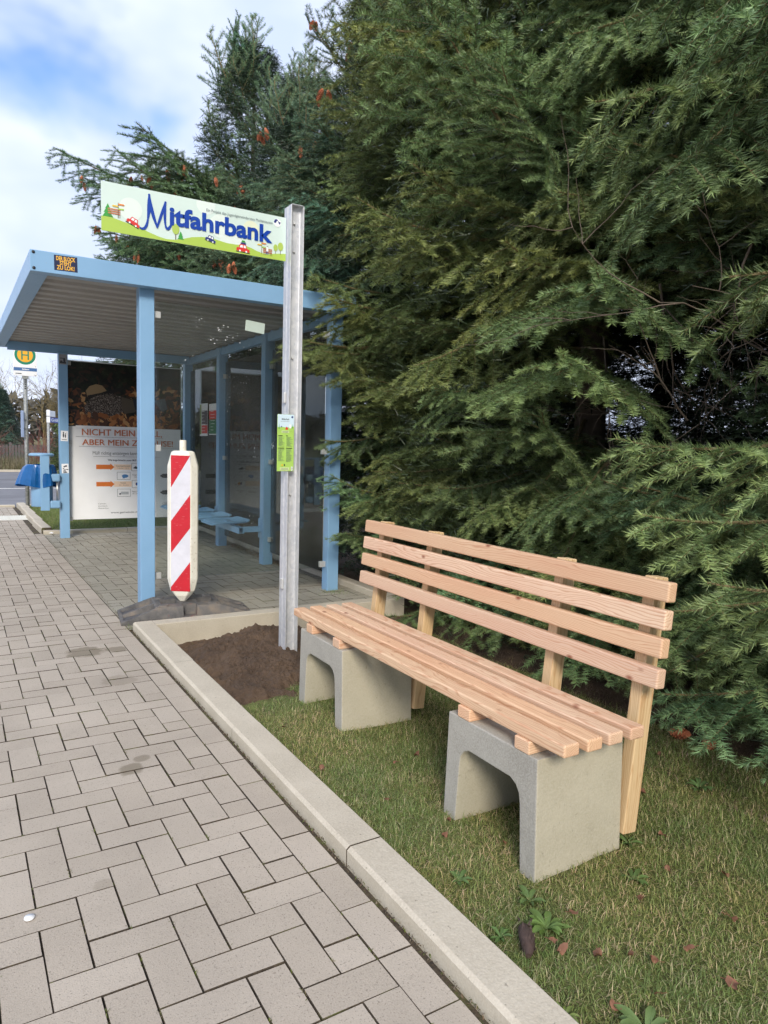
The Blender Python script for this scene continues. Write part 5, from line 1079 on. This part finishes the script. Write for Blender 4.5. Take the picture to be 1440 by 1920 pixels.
# litter under the hedge: fallen needles and twigs
n_ = 9000; X = 2.3+1.5*g.random(n_); Y = .2+4.3*g.random(n_); V, F, Cc = blades(np.stack([X, Y, lawn_z(X, Y)+.012], 1), .035, .0022, g, [(.16, .10, .06), (.22, .16, .11), (.10, .07, .05)], 1.55); tag(link('needle_litter_layer', npmesh('needle_litter_layer', V, F, [M['leaf']], tint=Cc)), kind='stuff')
# broad-leaved weeds
def weed(x, y, r_, n_, label, seed, col=(.085, .135, .035)):
    g = np.random.default_rng(seed); mb = MB(); VV = []; FF = []; TT = []
    for i in range(n_):
        a = 2*math.pi*i/n_+g.normal()*.25; L = r_*(.65+.5*g.random()); w_ = L*.17; c_, s_ = math.cos(a), math.sin(a); rise = .25+.5*g.random(); o = len(VV)
        for t_, ww_ in ((0, .25), (.3, .7), (.6, 1.), (.85, .7), (1., .05)):
            zz = L*rise*math.sin(t_*2.3)*.6+.006
            for sg in (-1, 0, 1): VV.append((x+c_*L*t_-s_*w_*ww_*sg, y+s_*L*t_+c_*w_*ww_*sg, zz-(.0 if sg else .004)+float(lawn_z(np.array([x]), np.array([y]))[0])))
        k = (.8+.5*g.random()); 
        for q in range(4):
            for e in (0, 1): b = o+q*3+e; FF.append((b, b+1, b+4, b+3))
        TT += [tuple(cc_*k for cc_ in col)]*15
    return tag(link('leafy_weed', npmesh('leafy_weed', VV, FF, [M['leaf']], tint=np.array(TT), smooth=True)), label, 'weed', 'weeds in the lawn')
for k_, (x, y, r_, n_, lab, col) in enumerate(((1.29, 1.25, .075, 13, 'bright green weed rosette right of the dark rotten cone', (.10, .16, .04)), (1.33, 1.36, .06, 10, 'green weed between the near bench block and the rotten cone', (.085, .135, .04)),
    (1.24, .90, .085, 9, 'dark broad-leaved weed by the bottom edge of the picture', (.10, .15, .05)), (1.21, 1.52, .05, 9, 'weed in the grass just left of the near bench block', (.08, .135, .04)), (1.66, 1.28, .055, 8, 'weed right of the near bench block', (.075, .125, .035)),
    (1.80, 1.42, .05, 7, 'small weed farther right behind the near bench block', (.08, .13, .04)), (1.12, 1.02, .045, 8, 'small weed touching the kerb near the bottom', (.12, .16, .04)), (1.16, 1.28, .04, 7, 'small weed at the kerb left of the rotten cone', (.08, .14, .04)), (1.5, 2.83, .05, 8, 'small weed inside the far concrete block opening', (.07, .12, .04)), (2.35, 1.55, .07, 9, 'weed at the edge of the conifer litter on the right', (.07, .12, .04)))):
    weed(x, y, r_*.82, n_, lab, 200+k_, tuple(c_*1.35 for c_ in col))
# fallen leaves
def leaf_mesh(seed):
    g = np.random.default_rng(seed); k = 12; vs = []; 
    for i in range(k): t_ = 2*math.pi*i/k; r_ = .0105*(1+.35*math.cos(t_)+.16*g.normal()); vs.append((r_*1.25*math.cos(t_), r_*.8*math.sin(t_), .004+.010*abs(math.sin(t_))*g.random()+.006*math.cos(2*t_)))
    vs.append((0, 0, .002)); mb = MB(); mb.add(vs, [(i, (i+1) % k, k) for i in range(k)], M['deadleaf'], True); mb.tube([(.016, 0, .006), (.03, .004, .01)], .0008, M['deadleaf'], 4); o = mb.build('fallen_leaf', None, fix=False); me = o.data; bpy.data.objects.remove(o); return me
LM = [leaf_mesh(i) for i in range(5)]
spots = [(1.438, 2.234), (1.392, 1.246), (1.313, 1.10), (1.536, 1.017), (1.449, 1.602), (1.784, 1.26), (1.368, 1.788), (1.172, 2.324), (1.918, 1.382), (1.382, 1.061), (1.421, 1.03), (1.525, .875), (1.229, .978), (1.245, 1.16), (1.26, 1.19), (2.1, 1.6), (2.2, 1.75), (1.95, 2.1), (1.55, 2.25), (1.25, 2.0), (1.30, 1.72), (1.9, 1.15), (1.75, 1.03), (1.6, 1.2), (1.33, .95), (2.45, 1.8), (2.5, 1.95), (1.2, 2.75)]
for k_, (x, y) in enumerate(spots):
    o = bpy.data.objects.new('fallen_leaf', LM[k_ % 5]); COL.objects.link(o); s_ = .75+.5*g.random(); o.scale = (s_, s_, s_); o.rotation_euler = (g.normal()*.3, g.normal()*.3, g.random()*6.28); o.location = (x, y, float(lawn_z(np.array([x]), np.array([y]))[0])+.016)
    tag(o, 'small curled reddish-brown dead leaf lying in the grass', 'leaf', 'dead leaves scattered on the lawn')
# rotten spruce cone, crown cap
mb = MB(); mb.tube([(0, -.052, .012), (.002, -.03, .017), (0, 0, .019), (-.003, .03, .016), (0, .05, .010)], [.007, .0155, .018, .0145, .006], M['rot'], 12)
for i in range(26): a = g.random()*6.28; y_ = -.045+.09*g.random(); r_ = .016; mb.add([(r_*math.cos(a), y_, .018+r_*math.sin(a)), (r_*1.35*math.cos(a+.2), y_+.012, .018+r_*1.35*math.sin(a+.2)), (r_*math.cos(a+.5), y_+.002, .018+r_*math.sin(a+.5))], [(0, 1, 2)], M['rot'])
o = top(mb, 'rotten_cone', fix=False); o.location = (1.205, 1.235, .004); o.rotation_euler.z = R(-38); o.scale = (1.1, 1.1, 1.1); tag(o, 'dark brown rotten spruce cone lying in the grass beside the kerb', 'cone')
for k_, (x, y, lab) in enumerate(((2.70, 1.83, 'brown cone under the conifers behind the bench, left of two'), (2.74, 1.76, 'brown cone under the conifers behind the bench, right of two'))):
    o = bpy.data.objects.new('fallen_cone', cone_me); COL.objects.link(o); o.location = (x, y, .04); o.rotation_euler = (R(90), 0, R(40+70*k_)); o.scale = (1.5, 1.5, 1.); tag(o, lab, 'cone', 'cones on the ground')
mb = MB(); mb.lathe([(.0135, .001), (.0125, .005), (.0001, .006)], (0, 0, 0), M['white'], 14); o = top(mb, 'crown_cap'); o.location = (.139, 1.945, .0); tag(o, 'tiny flat white disc lying on the paving at lower left', 'bottle cap')
mb = MB(); g = np.random.default_rng(2); mb.add([(.03*math.cos(t_)*(.8+.3*g.random()), .02*math.sin(t_)*(.8+.3*g.random()), .012+.014*g.random()) for t_ in [i*.57 for i in range(11)]]+[(0, 0, .035)], [(i, (i+1) % 11, 11) for i in range(11)], M['white']); o = top(mb, 'crumpled_tissue', fix=False); o.location = (1.045, 9.86, 0); tag(o, 'crumpled white tissue at the foot of the far kerb beside the post', 'tissue')
# dead plant debris and tufts by the shelter posts
n_ = 700; g = np.random.default_rng(3); X = 2.78+.12*g.random(n_); Y = 6.6+1.6*g.random(n_)**1.3; V, F, Cc = blades(np.stack([X, Y, X*0], 1), .05, .003, g, [(.22, .13, .07), (.26, .19, .11), (.15, .09, .05)], 1.45)
n_ = 260; X = np.concatenate([2.72+.1*g.normal(size=n_)*.6, 1.0+.03*g.normal(size=80)]); Y = np.concatenate([5.28+.09*g.normal(size=n_)*.7, 4.8+.06*g.normal(size=80)]); V1, F1, C1 = blades(np.stack([X, Y, X*0], 1), .022, .002, g, GP[:4], 1.2)
tag(link('debris', npmesh('debris', np.concatenate([V, V1]), np.concatenate([F, F1+len(V)]), [M['leaf']], tint=np.concatenate([Cc, C1]))), kind='stuff')
